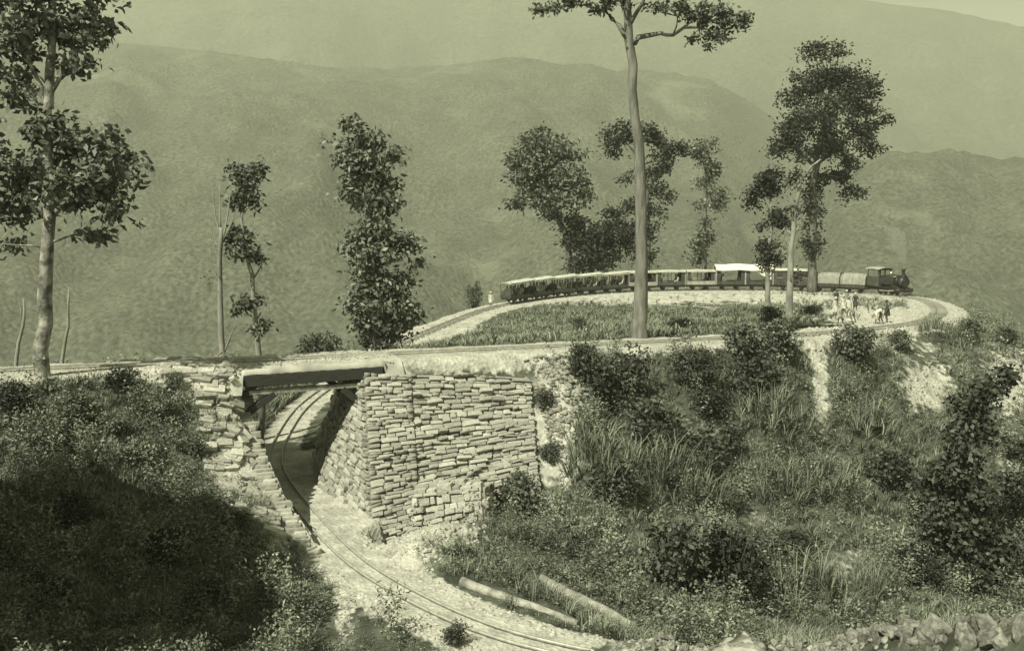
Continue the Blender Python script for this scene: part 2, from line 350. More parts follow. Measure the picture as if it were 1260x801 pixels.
CUT = [(-14.2, 51), (-12.8, 44.6), (-11.6, 41.4), (-10.0, 38.6), (-8.0, 36.0), (-5.6, 39.6), (-5.5, 41.4), (-6.0, 43.9), (-6.3, 46.0), (-7.7, 50.6), (-10.2, 52)]
def wall_plane(X, Y, back=.32):
    ab = A_TOP[1]-A_TOP[0]; u = ((X-A_TOP[0, 0])*ab[0]+(Y-A_TOP[0, 1])*ab[1])/(ab[0]**2+ab[1]**2)
    uc = np.clip(u, 0, 1); top = A_TOP[0][None]+uc[:, None]*ab[None]; bot = A_BOT[0][None]+uc[:, None]*(A_BOT[1]-A_BOT[0])[None]
    yt, yb = top[:, 1], bot[:, 1]; v = (Y-back-yb)/(yt-yb)
    z = bot[:, 2]+v*(top[:, 2]-bot[:, 2]); return u, v, z, top[:, 2], bot[:, 2]
def ground_z(X, Y, noise=True):
    X = np.asarray(X, float); Y = np.asarray(Y, float)
    z = base_z(X, Y)
    u, v, zw, zt, zb = wall_plane(X, Y)                             # front wall: the earth lies behind its stones
    wgt = smooth(-.34, -.2, u)*(1-smooth(.98, 1.25, u))*smooth(-.9, -.1, v)*(1-smooth(1.0, 1.7, v))
    z = z*(1-wgt)+np.clip(zw, -99, zt)*wgt
    du, zu = near_track(X, Y, UP); df, zf = near_track(X, Y, FAR); dl, zl = near_track(X, Y, LOW)
    w = 1-smooth(1.5, 2.6, du); z = z*(1-w)+(zu-.1)*w
    w = 1-smooth(1.5, 2.6, df); z = z*(1-w)+(zf-.1)*w
    steep = np.where((Y > 50), .75, np.where(Y > 36, 4.0, .35))
    z = np.minimum(z, zl-.1+np.maximum(0, dl-1.7)*steep) if False else z
    far = (Y > 50) & (Y < 84); lim = zl-.1+np.maximum(0, dl-1.6)*.8
    z = np.where(far & (du > 3.2), np.minimum(z, lim), z)
    w = (1-smooth(1.4, 2.4, dl))*np.where((Y > 33) & (Y < 84) | (X < 6), 1, 0)*np.where((du < 5.5) & (Y > 42), 0, 1)
    z = z*(1-w)+(zl-.1)*w
    ins = in_poly(X, Y, CUT); z = np.where(ins, zl-.1, z)
    return z, du, df, dl, ins
def axis(lo, hi, step, out_lo, out_hi, n):
    core = np.arange(lo, hi, step); g = np.linspace(0, 1, n+1)[1:]**2.6
    return np.r_[(lo-g*(lo-out_lo))[::-1], core, hi+g*(out_hi-hi)]
gx = axis(-30, 50, .3, -420, 460, 36); gy = axis(8, 128, .34, -60, 420, 36)
GX, GY = np.meshgrid(gx, gy); gxf, gyf = GX.ravel(), GY.ravel()
GZ, DU, DF, DL, INS = ground_z(gxf, gyf)
away = np.minimum(np.minimum(DU, DF), DL)
rad = np.sqrt((gxf-8)**2+(gyf-60)**2); GZ = np.where((rad > 110) & (gyf > 20), np.minimum(GZ, -.62*(rad-75)), GZ)
nzv = np.array([fbm(x, y, .35, 4, 3.1)*.28+fbm(x, y, 1.4, 3, 9.)*.09 if r < 95 else 0 for x, y, r in zip(gxf, gyf, rad)])
u_, v_, zw_, zt_, zb_ = wall_plane(gxf, gyf)
onwall = (u_ > -.05) & (u_ < 1.02) & (v_ > -.1) & (v_ < 1.15)
GZ = GZ+nzv*smooth(1.3, 3.5, away)*np.where(INS | onwall, 0, 1)
# paleness: ballast, bare stony earth, paths
PA = np.maximum.reduce([1-smooth(1.7, 2.5, DU), 1-smooth(2.0, 3.4, DF), 1-smooth(np.where(gyf > 50, .9, 1.35), np.where(gyf > 50, 1.5, 2.1), DL)])
PXP = np.array([proj((x, y, z)) if y > 1 else (0, 0) for x, y, z in zip(gxf, gyf, GZ)])
def pblob(px, py, rx, ry, a=1.0, dmin=0, dmax=1e9):
    g = a*np.exp(-(((PXP[:, 0]-px)/rx)**2+((PXP[:, 1]-py)/ry)**2)); return np.where((gyf > dmin) & (gyf < dmax), g, 0)
for b in [(560,447,120,14,1,40,56),(680,520,34,95,.95,38,56),(655,610,40,60,.7,36,50),(720,470,40,28,.6,40,60),(1010,480,11,60,1,45,70),(1005,430,14,26,1,45,70),(1140,476,40,36,.9,45,80),
          (1238,470,34,56,.85,45,90),(1240,560,30,50,.5,45,90),(250,470,60,22,1,38,48),(300,560,42,70,.9,34,46),(345,640,30,55,.8,33,42),(480,675,60,40,1,34,42),(540,650,60,30,.9,36,42),
          (520,390,80,22,.85,80,125),(900,367,330,11,.9,100,130),(560,405,40,24,.9,85,120),(1060,388,110,14,.95,66,112),(425,745,18,60,.7,28,38),(900,400,40,8,.5,60,110),
          (960,690,18,10,.6,30,50),(1040,690,30,40,.5,35,60),(930,640,16,26,.45,40,60),(200,778,160,5,.8,28,36),(372,500,8,26,.5,50,75),(900,790,400,40,.5,8,28),(1130,430,60,20,.4,50,90)]:
    PA = np.maximum(PA, pblob(*b))
PA = np.where(INS, 1, PA)
nx_, ny_ = len(gx), len(gy); idx = np.arange(nx_*ny_).reshape(ny_, nx_)
F = np.stack([idx[:-1, :-1], idx[:-1, 1:], idx[1:, 1:], idx[1:, :-1]], -1).reshape(-1, 4)
ground = obj_np('hillside', np.stack([gxf, gyf, GZ], 1), F, M_GROUND, smooth=True); tag(ground, kind='structure')
at = ground.data.attributes.new('pale', 'FLOAT', 'POINT'); at.data.foreach_set('value', PA.astype(np.float32))
ZG = GZ.reshape(ny_, nx_); PG = PA.reshape(ny_, nx_)
def bil(G, X, Y):
    X = np.atleast_1d(X).astype(float); Y = np.atleast_1d(Y).astype(float)
    i = np.clip(np.searchsorted(gx, X)-1, 0, nx_-2); j = np.clip(np.searchsorted(gy, Y)-1, 0, ny_-2)
    a = np.clip((X-gx[i])/(gx[i+1]-gx[i]), 0, 1); b = np.clip((Y-gy[j])/(gy[j+1]-gy[j]), 0, 1)
    return (G[j, i]*(1-a)*(1-b)+G[j, i+1]*a*(1-b)+G[j+1, i]*(1-a)*b+G[j+1, i+1]*a*b)
def gz(x, y): return float(bil(ZG, x, y)[0])
def hit(px, py, d0=8, d1=140):
    """first place where the sight line through a spot of the photograph meets the ground"""
    d = ray(px, py); D = np.arange(d0, d1, .15); t = D/d[1]; X = d[0]*t; Z = CAMZ+d[2]*t; g = bil(ZG, X, D)
    k = np.nonzero(Z <= g)[0]; k = k[0] if len(k) else len(D)-1
    return np.array([X[k], D[k], g[k]])

# ------------------------------------------------------------------ valley floor and mountains
vb = MB(); vb.poly([(-9000, -3000, -420), (9000, -3000, -420), (9000, 9000, -420), (-9000, 9000, -420)])
tag(vb.build('valley_floor', M_FARFOREST), kind='structure')
def mountain(name, ridge, dr, df, zf, m, amp, seed, ncol=260, nrow=90, px0=-700, px1=2000):
    rx = [r[0] for r in ridge]; ry = [r[1] for r in ridge]; V = []
    cols = np.linspace(px0, px1, ncol)
    for c in cols:
        d_r = dr*(1+.10*fbm(c, 0, .004, 3, seed)); pr = P(c, np.interp(c, rx, ry), D=d_r); ax = pr[0]/pr[1]
        for k in range(nrow):
            t = k/(nrow-1)
            if t < .8:
                q = t/.8; D = df+(d_r-df)*q; z = zf+(pr[2]-zf)*(q**.85)
            else:
                q = (t-.8)/.2; D = d_r+(d_r-df)*.5*q; z = pr[2]-(pr[2]-zf)*.55*q
            x = ax*D; w = math.sin(min(1, t/.8)*math.pi)**.7 if t < .8 else 0
            rid = 1-abs(fbm(x, D*.55, 1/(amp*7), 5, seed))*2.0
            z += amp*(rid*.9-.45+.35*fbm(x, D, 1/(amp*1.6), 4, seed+5))*w + amp*.06*fbm(x, D, 1/(amp*.22), 3, seed+8)
            V.append((x, D, z))
    ii = np.arange(ncol*nrow).reshape(ncol, nrow)
    F = np.stack([ii[:-1, :-1], ii[1:, :-1], ii[1:, 1:], ii[:-1, 1:]], -1).reshape(-1, 4)
    return tag(obj_np(name, V, F, m, smooth=True), kind='structure')
mountain('mountain', [(-700,-60),(-100,20),(100,48),(250,62),(400,80),(480,84),(560,80),(610,72),(645,68),(690,80),(720,78),(760,87),(800,86),(840,92),(870,97),(910,116),(945,140),(980,165),(1040,195),(1100,225),(1300,300),(2000,420)], 1900, 420, -330, M_FOREST, 75, 1.7)
mountain('far_mountain', [(-700,-30),(-200,-40),(300,-50),(800,-40),(1000,-10),(1060,0),(1110,6),(1180,16),(1260,33),(1500,60),(2000,90)], 3100, 2000, -300, M_FARFOREST, 110, 6.3, 200, 60)
mountain('mountain_spur', [(-700,620),(850,420),(960,270),(1040,205),(1090,185),(1130,188),(1170,183),(1230,196),(1300,190),(1500,150),(2000,120)], 1250, 380, -330, M_FOREST, 55, 4.4, 160, 70, 800, 2200)

# ------------------------------------------------------------------ dry-stone walls
PEND = {}
def stone_later(root, *a): PEND.setdefault(root.name, (root, []))[1].append(a)
def stones_done():
    for root, L in PEND.values():
        L.sort(key=lambda a: -a[4][0]*a[4][1])
        for a in L[:300]: stone_obj(root, *a)
        if len(L) > 300:
            V, F, off = [], [], 0; rl = np.array(root.location)
            for c, ex, ey, ez, sz, k in L[300:]:
                me = STONES[k]; co = np.array([v.co[:] for v in me.vertices])*np.array(sz)/2; V.append(co@np.array((ex, ey, ez))+np.array(c)-rl); F.append(np.array([q.vertices[:3] for q in me.polygons if len(q.vertices) == 3])+off); off += len(co)
            tag(obj_np('small_stones', np.concatenate(V), np.concatenate(F), M_STONE[1], root), kind='stuff')
def stone_obj(parent, c, ex, ey, ez, size, k=None):
    me = random.choice(STONES) if k is None else STONES[k]
    o = bpy.data.objects.new('stone', me)
    M = Matrix((ex, ey, ez)).transposed().to_4x4()
    M = Matrix.Translation(c) @ M @ Matrix.Diagonal((size[0]/2, size[1]/2, size[2]/2, 1))
    link(o, parent); o.matrix_basis = Matrix.Translation(-Vector(parent.location)) @ M
    return o
def wall_face(root, TL, TR_, BL, BR, ch=.24, sw=.6, depth=.5, seed=0, skip=None, slab=.55, wob=.05, rot=.05):
    """courses of stones on a four-cornered face (top left/right, bottom left/right seen from outside)"""
    TL, TR_, BL, BR = (Vector(p) for p in (TL, TR_, BL, BR)); rnd = random.Random(seed)
    n = ((TR_-TL)+(BR-BL)).cross((TL-BL)+(TR_-BR)).normalized()
    hgt = ((TL-BL).length+(TR_-BR).length)/2; v = 0.0; cnt = 0
    while v < hgt-.08:
        h = min(ch*rnd.uniform(.65, 1.4), hgt-v); vv = (v+h/2)/hgt
        a = BL.lerp(TL, vv); b = BR.lerp(TR_, vv); L = (b-a).length; u = -rnd.uniform(0, .25)*sw
        ex = (b-a).normalized(); ey = n.cross(ex).normalized()
        while u < L-.05:
            w = sw*rnd.uniform(.5, 1.65); u0 = max(u, 0); u1 = min(u+w, L)
            if u1-u0 > .12:
                c = a+ex*((u0+u1)/2)+n*rnd.gauss(-.10, wob)+ey*rnd.gauss(0, .022)
                if not (skip and skip(c)):
                    th = rnd.gauss(0, rot); ex2 = (ex+ey*th).normalized(); ey2 = n.cross(ex2)
                    stone_later(root, c, ex2, ey2, n, (u1-u0-.015+rnd.uniform(-.04,.03), h-.012+rnd.uniform(-.035, .025), depth*rnd.uniform(.85, 1.1)), rnd.randrange(12)); cnt += 1
            u += w
        v += h
    if slab:
        o = Vector(root.location); f = [p-n*.13-o for p in (BL, BR, TR_, TL)]; g = [p-n*slab for p in f]; bm = MB()
        vs = [bm.bm.verts.new(p) for p in f+g]
        for q in ((0,1,2,3),(7,6,5,4),(0,4,5,1),(1,5,6,2),(2,6,7,3),(3,7,4,0)): bm.bm.faces.new([vs[i] for i in q])
        bm.build('wall_core', M_CORE, root)
    return cnt
ab = A_TOP[1]-A_TOP[0]; bb = A_BOT[1]-A_BOT[0]; uq = .27
q_t = A_TOP[0]+ab*uq; q_b = A_BOT[0]+bb*uq; fn = Vector((ab[1], -ab[0], 0)).normalized()
pier = thing('stone_abutment', 'pale dry-stone corner pier of the bridge, right of the opening', 'abutment', A_BOT[0])
pr_ = Vector(fn)*.14
dn = lambda b, t: Vector(b)+(Vector(b)-Vector(t))*.12
wall_face(pier, Vector(A_TOP[0])+pr_, Vector(q_t)+pr_, dn(A_BOT[0], A_TOP[0])+pr_, dn(q_b, q_t)+pr_, .17, .50, .55, 11)
wall_face(pier, IN_TOP[0], Vector(A_TOP[0])+pr_*.6, dn(IN_BOT[0], IN_TOP[0]), dn(A_BOT[0], A_TOP[0])+pr_*.6, .18, .5, .5, 12)
inner = thing('abutment_side_wall', 'shaded stone side wall under the timber bridge beside the lower track', 'wall', IN_BOT[0])
wall_face(inner, IN_TOP[1], IN_TOP[0], IN_BOT[1], IN_BOT[0], .25, .6, .5, 13)
endn = wall_face(inner, IN_TOP[1]+np.array([2.6, 1.0, -1.2]), IN_TOP[1], IN_BOT[1]+np.array([2.6, 1.2, 0]), IN_BOT[1], .27, .6, .5, 14)
front = thing('retaining_wall', 'long pale dry-stone retaining wall right of the corner pier, below the upper track', 'wall', q_b)
wall_face(front, q_t, A_TOP[1], q_b, A_BOT[1], .19, .56, .5, 15, wob=.07, rot=.07)
lowc = [P(508, 608, D=41.2), P(594, 601, D=40.3), P(508, 676, D=40.5), P(597, 652, D=39.5)]
low = thing('low_stone_wall', 'low stub of rough stone wall with a flat top at the foot of the retaining wall', 'wall', lowc[2])
wall_face(low, lowc[0], lowc[1], lowc[2], lowc[3], .28, .42, .5, 16, slab=.9)
wall_face(low, Vector(lowc[0])+Vector((.1, 1.1, .12)), Vector(lowc[1])+Vector((-.1, 1.1, .12)), Vector(lowc[0])+Vector((0, .0, .12)), Vector(lowc[1])+Vector((0, .0, .12)), .4, .45, .35, 17, slab=.3)
wall_face(low, lowc[1], Vector(lowc[1])+Vector((.3, 1.3, 0)), lowc[3], Vector(lowc[3])+Vector((.3, 1.6, .1)), .28, .42, .5, 18, slab=0)
left = thing('wing_wall', 'stone wing wall stepping down to the lower track, left of the bridge opening', 'wall', (LW[1, 0], LW[1, 1], -6))
for k in range(len(LW)-1):
    b0, b1 = LW[k], LW[k+1]; zl0, zl1 = -6.2, -6.3
    wall_face(left, (b1[0], b1[1], LWZ[k+1]), (b0[0], b0[1], LWZ[k]), (b1[0]+.25, b1[1], zl1), (b0[0]+.25, b0[1], zl0), .34, .8, .45, 20+k, slab=.5)
# stepped coping along the left wing and the stone-pitched slope beside it
pitch = thing('stone_pitching', 'slope of flat pale stones left of the bridge opening, beside the wing wall', 'stone slope', (LW[2, 0]-1, LW[2, 1], LWZ[2]))
rnd = random.Random(5); n_ = 0
for k in range(1, len(LW)-1):
    m_ = int(np.linalg.norm(LW[k+1]-LW[k])/.2)
    for q in range(m_):
        t = (q+.5)/m_; p = LW[k]*(1-t)+LW[k+1]*t; z = LWZ[k]*(1-t)+LWZ[k+1]*t; d = Vector((*(LW[k+1]-LW[k]), 0)).normalized()
        r_ = Matrix.Rotation(rnd.gauss(0, .12), 3, 'Z'); ex = r_ @ Vector((1, 0.25, 0)).normalized(); ey = Vector((0, 0, 1)).cross(ex)
        stone_obj(pitch, Vector((p[0]-.28+rnd.gauss(0, .06), p[1], z+.05)), ex, ey, Vector((0, 0, 1)), (rnd.uniform(.4, .85), rnd.uniform(.26, .42), rnd.uniform(.16, .26))); n_ += 1
tries = 0
while n_ < 290 and tries < 6000:
    tries += 1
    k = rnd.uniform(1, len(LW)-1.001); i = int(k); t = k-i; p = LW[i]*(1-t)+LW[i+1]*t
    off = rnd.random()**1.5*(3.4 if k < 2.2 else 2.2)+.5; x = p[0]-off; y = p[1]+rnd.uniform(-.2, .3)
    z = gz(x, y); e = .3; nrm = Vector((gz(x-e, y)-gz(x+e, y), gz(x, y-e)-gz(x, y+e), 2*e)).normalized()
    nrm = (nrm+Vector((0, -.0, .6))).normalized(); ex = Vector((1, rnd.gauss(.2, .25), 0)); ex = (ex-nrm*ex.dot(nrm)).normalized(); ey = nrm.cross(ex)
    stone_obj(pitch, Vector((x, y, z+.04)), ex, ey, nrm, (rnd.uniform(.4, .95), rnd.uniform(.25, .5), rnd.uniform(.18, .34))); n_ += 1

stones_done()
# ------------------------------------------------------------------ timber bridge carrying the upper track
iu = I_UP+int(np.argmin(np.abs(TR[UP][:, 0]+9.6))); bt = Vector((TAN[iu][0], TAN[iu][1], 0)); bt = -bt if bt.x < 0 else bt
bc = Vector((TR[iu][0], TR[iu][1], TR[iu][2])); bang = math.atan2(bt.y, bt.x)
bridge = thing('timber_bridge', 'short dark timber beam bridge carrying the upper track over the lower one', 'bridge', bc, bang)
HL = 3.15                                                            # half span; local x along the line, y across
for y, h in ((-1.95, .5), (1.9, .5)):
    MB().box((0, y, -.62), (2*HL, .34, h)).build('main_beam', M_WOOD, bridge, .02)
for y in (-.75, .65): MB().box((0, y, -.66), (2*HL, .3, .4)).build('inner_beam', M_WOOD, bridge, .02)
for y in (-1.9, 1.85): MB().box((-.05, y+.06, -1.16), (2*HL-.5, .3, .2)).build('corbel_beam', M_PALEWOOD, bridge, .01)
for k in range(11): MB().box((-HL+.25+k*(2*HL-.5)/10, 0, -.32), (.42, 4.0, .1)).build('deck_plank', M_WOOD, bridge, .01)
for y in (-1.84, 1.78):
    for s in (-1, 1): MB().bar((s*(HL-.2) if s > 0 else s*(HL+.1), y, -2.75 if s > 0 else -2.2), (s*(HL-1.9) if s > 0 else s*(HL-1.35), y, -1.27), .3, .3).build('strut', M_WOOD, bridge, .01)
    for s in (-1, 1): MB().box((s*(HL-.25), y+.02, -.96), (.5, .3, .2)).build('bearing_block', M_WOOD, bridge)
bx_ = MB(); nb = 60; vs_ = []
for i in range(nb+1):
    x = -HL-1.0+(2*HL+2.0)*i/nb; row = []
    for yy, zz in ((-2.10, -.62), (-2.09, -.36), (-1.72, -.14), (-1.1, -.06), (0, -.05), (1.1, -.06), (1.7, -.14), (2.08, -.36), (2.1, -.55)):
        row.append(bx_.bm.verts.new((x, yy+random.uniform(-.015, .015), zz+random.uniform(-.012, .012) + (.0 if abs(yy) < 2 else .28))))
    if abs(x) > HL+.05:
        for q_, k_ in ((0, -1), (8, 1)): row[q_].co.z = -1.15; row[q_].co.y = 2.45*k_
        for q_, k_ in ((1, -1), (7, 1)): row[q_].co.z = -.55; row[q_].co.y = 2.1*k_
    vs_.append(row)
for a, b in zip(vs_, vs_[1:]):
    for k in range(8): bx_.bm.faces.new((a[k], b[k], b[k+1], a[k+1])).smooth = True
bx_.build('ballast_bed', M_BALLAST, bridge)

# ------------------------------------------------------------------ rails and sleepers
def rail_mesh(T, N, off, up=.0, w=.055, h=.10):
    L = T+np.c_[N*off, np.zeros(len(T))]; prof = [(-w/2, 0), (-w/2, h), (w/2, h), (w/2, 0)]
    V = np.concatenate([L+np.c_[N*a, np.full(len(T), up+b)] for a, b in prof]); n = len(T); F = []
    for k in range(4):
        i = np.arange(n-1); k2 = (k+1) % 4
        F.append(np.stack([k*n+i, k*n+i+1, k2*n+i+1, k2*n+i], -1))
    return V, np.concatenate(F)
SLP = [MB().box((0, 0, 0), (1.45, .24, .14)).mesh('sleeper', M_SLEEPER, .015) for _ in range(2)]
def track(name, label, sl, slp_ranges, pitch_=.75, up=-.07):
    T = TR[sl]; N = NOR[sl]; root = thing(name, label, 'railway track', T[len(T)//2])
    o = np.array(root.location)
    for off in (-.33, .33):
        V, F = rail_mesh(T, N, off, up); obj_np('rail', V-o, F, M_RAIL, root)
    s = SS[sl]; p = s[0]; cnt = 0
    while p < s[-1] and cnt < 300:
        i = int(np.argmin(np.abs(s-p))); x, y, z = T[i]; px, py = proj(T[i])
        if any(a(px, py, x, y) for a in slp_ranges):
            q = bpy.data.objects.new('sleeper', random.choice(SLP)); link(q, root); q.location = (x-o[0], y-o[1], z-o[2]-.085+random.uniform(-.02, .015))
            q.rotation_euler = (0, 0, math.atan2(N[i, 1], N[i, 0])+random.gauss(0, .03)); cnt += 1
        p += pitch_
    return root
track('railway_track', 'lower narrow-gauge track curving under the timber bridge out of the foreground', LOW, [lambda px, py, x, y: y > 70])
track('railway_track', 'far curve of narrow-gauge track the train stands on, sleepers showing at its tail', FAR, [lambda px, py, x, y: True])
track('railway_track', 'upper narrow-gauge track crossing the timber bridge above the stone walls', UP, [lambda px, py, x, y: px > 900], up=-.05)
# ==== PART 2
# ------------------------------------------------------------------ foliage builders
def leaves_at(cent, k, L, Wd, spread=.25, droop=.35, rng=RNG):
    """k leaves round each cluster centre: bent four-cornered blades"""
    n = len(cent)*k; c = np.repeat(cent, k, 0)+rng.normal(0, spread, (n, 3))*[1, 1, .7]
    d = rng.normal(0, 1, (n, 3)); d[:, 2] = d[:, 2]*.6-droop; d /= np.linalg.norm(d, axis=1)[:, None]
    r = rng.normal(0, 1, (n, 3)); r[:, 2] *= .45; s = np.cross(d, r); s /= np.linalg.norm(s, axis=1)[:, None]+1e-6
    l = (L*rng.uniform(.6, 1.3, n))[:, None]; w = (Wd*rng.uniform(.7, 1.25, n))[:, None]
    nrm = np.cross(s, d)
    V = np.stack([c, c+d*l*.5+s*w*.5+nrm*l*.08, c+d*l-nrm*l*.10, c+d*l*.5-s*w*.5+nrm*l*.08], 1).reshape(-1, 3)
    return V, np.arange(4*n).reshape(-1, 4)
def blob_pts(c, rad, n, rng=RNG, shell=.45, gap=.0, seed=0):
    v = rng.normal(0, 1, (int(n*(1.6 if gap else 1)), 3)); v /= np.linalg.norm(v, axis=1)[:, None]
    p = v*(shell+(1-shell)*rng.random((len(v), 1))**.6)
    p *= 1+.25*np.sin(v[:, :1]*5+seed)*np.cos(v[:, 2:]*4+seed*2)
    q = c+p*np.asarray(rad)
    if gap:
        m = np.mean(rad)*.45; keep = np.array([mnoise.noise(Vector(x/m)+Vector((seed, 0, 0))) > -gap for x in q]); q = q[keep][:n]
    return q
def tree(name, label, base, D, trunk, blobs, leafm, barkm, leaf=(.34, .17), k=9, limbs=(), group=None, cat='tree', dens=1.0, spread=.3, droop=.35, twigs=3, seed=1, gap=.12):
    """trunk and limbs: (px, py, radius, depth offset); blobs: (px, py, rx, ry, depth offset, clusters), all measured in the photograph and placed at the tree's own depth"""
    rng = np.random.default_rng(seed); rnd = random.Random(seed); base = np.array(base, float)
    root = thing(name, label, cat, base, 0, group)
    T = MB(); s = FPX/D
    def pt(q): return P(q[0], q[1], D=D+(q[3] if len(q) > 3 else 0))-base
    def wob(pts, rr):
        out, ro = [], []
        for (a, b), (ra, rb) in zip(zip(pts, pts[1:]), zip(rr, rr[1:])):
            n = max(2, int(np.linalg.norm(np.array(b)-a)/1.1))
            for i in range(n):
                t = i/n; out.append(a+(b-a)*t+rng.normal(0, .02+.07*min(ra, .4), 3)*(0 if i == 0 and not out else 1)); ro.append(ra+(rb-ra)*t)
        out.append(pts[-1]); ro.append(rr[-1]); return out, ro
    tp = [pt(q) for q in trunk]; tr = [q[2] for q in trunk]
    low = np.array([tp[0][0], tp[0][1], min(tp[0][2], 0)-.6]); 
    tp2, tr2 = wob([low]+tp, [tr[0]*1.35]+tr); T.tube(tp2, tr2, 12 if tr[0] > .3 else 8, jit=.06)
    joints = [np.array(p) for p in tp2]
    for lim in limbs:
        lp, lr = wob([pt(q) for q in lim], [q[2] for q in lim]); T.tube(lp, lr, 7, jit=.06); joints += [np.array(p) for p in lp]
    Vs, Fs, off = [], [], 0; J = np.array(joints)
    for bi, b in enumerate(blobs):
        px, py, rx, ry, dd, n = b; c = P(px, py, D=D+dd)-base; rad = np.array([rx/s, max(rx, ry)*.85/s, ry/s])
        nn = max(4, int(n*dens)); ns = max(2, int(nn**.5*1.1)); sc_ = blob_pts(c, rad*.86, ns, rng, .35, 0, seed+bi); szs = rng.uniform(.5, 1.3, ns)[:, None]; ii = rng.integers(0, ns, nn); pts = sc_[ii]+rng.normal(0, 1, (nn, 3))*rad*np.array((.17, .17, .13))*szs[ii]*(1.25 if ns < 5 else 1); far_ = rng.random(nn) < .13; pts[far_] = c+(pts[far_]-c)*rng.uniform(1.1, 1.4, (int(far_.sum()), 1))
        if len(pts) == 0: continue
        j = J[((J-c)**2).sum(1).argmin()]
        for t in range(min(len(sc_), twigs+2)):
            e = sc_[t]; m_ = (j+e)/2+rng.normal(0, .12, 3); r0 = min(.09, .02*np.linalg.norm(e-j)+.02)
            T.tube([j, m_, e], [r0, r0*.6, r0*.25], 4, caps=False)
        V, F_ = leaves_at(pts, k, leaf[0], leaf[1], spread, droop, rng); Vs.append(V); Fs.append(F_+off); off += len(V)
    T.build('trunk', barkm, root)
    if Vs: obj_np('crown', np.concatenate(Vs), np.concatenate(Fs), leafm, root)
    return root
def ground_at(px, D): x = (px-W0/2)/FPX*D; return np.array([x, D, gz(x, D)])
def bt_(px, D, py=330):                                              # foot of a tree: below the spot, at depth D
    p = P(px, py, D=D); return np.array([p[0], D, gz(p[0], D)])

# ---- the trees
tree('mottled_tree', 'big leafy tree with mottled pale trunk at the left edge before the upper track', bt_(50, 39.5, 500), 39.5,
     [(50,498,.32),(54,400,.28),(57,330,.26),(60,270,.23),(58,180,.19),(62,90,.18),(66,10,.12),(70,-90,.06)],
     [(60,150,30,30,0,70),(118,215,48,46,-.6,170),(40,205,52,52,.3,190),(140,185,28,34,.5,70),(85,180,48,40,1.2,150),(20,260,34,30,.8,80),(135,250,32,22,-.5,60),(75,240,45,32,-1,110),(10,298,32,10,.5,30),(115,290,22,10,.3,24),
      (40,25,52,50,0,190),(100,40,36,34,.6,110),(85,-20,60,40,0,130),(10,80,32,34,.4,80),(95,80,26,18,-.4,40),(-30,40,50,60,.5,130),(-50,180,50,60,.5,110),(40,-80,70,60,0,150),(30,125,24,24,0,34)],
     M_LEAF, M_BARKMOT, (.36,.19), 8, [[(60,272,.14),(85,240,.09),(118,212,.05)],[(58,268,.13),(35,235,.08),(15,205,.04)],[(57,300,.07),(90,290,.04),(118,288,.02)],[(60,120,.1),(85,80,.07),(105,45,.04)],[(60,130,.1),(40,80,.07),(25,40,.04)],[(57,305,.06),(30,302,.04),(5,300,.02)]], seed=21, spread=.22, droop=.5, dens=.6, gap=.06)
tree('bare_tree', 'thin bare tree with upright twigs behind the upper track, left of a slender leafy tree', bt_(273, 52, 440), 52,
     [(273,442,.17),(272,380,.15),(271,320,.13),(272,280,.10)], [(262,342,4,4,0,3)], M_LEAF, M_BARKPALE, (.2,.1), 5,
     [[(272,300,.07),(265,265,.04),(260,222,.015)],[(271,310,.06),(280,260,.04),(284,235,.015)],[(272,285,.06),(272,250,.03),(270,228,.015)],[(271,330,.05),(262,300,.03),(258,260,.012)],[(271,350,.04),(262,330,.025),(257,305,.01)],[(272,300,.04),(288,270,.02),(292,250,.01)],[(271,345,.03),(259,340,.02),(256,325,.01)],[(273,440,.06),(286,410,.04),(291,392,.015)]], seed=22)
tree('slender_tree', 'slender pale-stemmed tree with small leafy tufts behind the upper track, left of the column-shaped tree', bt_(319, 52.5, 440), 52.5,
     [(319,440,.17),(314,390,.14),(311,340,.12),(303,310,.10),(298,270,.08),(302,225,.05)],
     [(302,215,20,15,0,48),(318,208,11,8,.3,14),(296,245,16,16,0,34),(315,252,10,10,0,14),(293,285,17,18,0,44),(302,308,22,14,-.3,46),(318,318,9,8,0,12),(312,372,18,14,0,30),(322,405,13,16,0,24),(298,380,8,5,0,7)],
     M_LEAF, M_BARKPALE, (.34,.16), 8, [[(311,345,.05),(322,325,.03),(324,312,.015)],[(315,395,.05),(324,380,.03),(328,366,.015)]], seed=23, droop=.6, spread=.2)
tree('column_tree', 'tall column-shaped leafy tree behind the upper track, above the stone corner pier', bt_(456, 61, 430), 61,
     [(462,428,.32),(464,360,.28),(455,300,.25),(452,240,.22),(448,180,.15),(440,140,.08)],
     [(437,150,19,15,0,44),(432,180,21,20,.3,60),(462,188,28,20,-.3,84),(440,212,26,22,.4,84),(470,215,22,28,0,84),(455,250,30,22,0,95),(432,240,16,18,.4,40),(475,248,16,15,0,36),
      (452,285,24,14,-.3,54),(480,285,28,18,0,76),(440,305,20,18,.3,54),(465,315,34,24,-.5,120),(497,305,18,15,0,38),(515,328,10,9,0,14),(470,345,30,22,0,95),(495,345,18,16,.2,40),(450,365,22,20,0,66),(485,375,30,24,-.3,105),(465,400,34,22,.3,120),(500,395,18,20,0,50),(445,395,16,18,0,40),(470,418,34,10,0,60)],
     M_LEAFLT, M_BARK, (.40,.21), 9, [[(455,300,.12),(485,285,.07),(500,300,.03)],[(462,350,.1),(490,340,.06),(515,328,.03)],[(452,250,.1),(475,215,.05)]], seed=24, droop=.5, dens=.6)
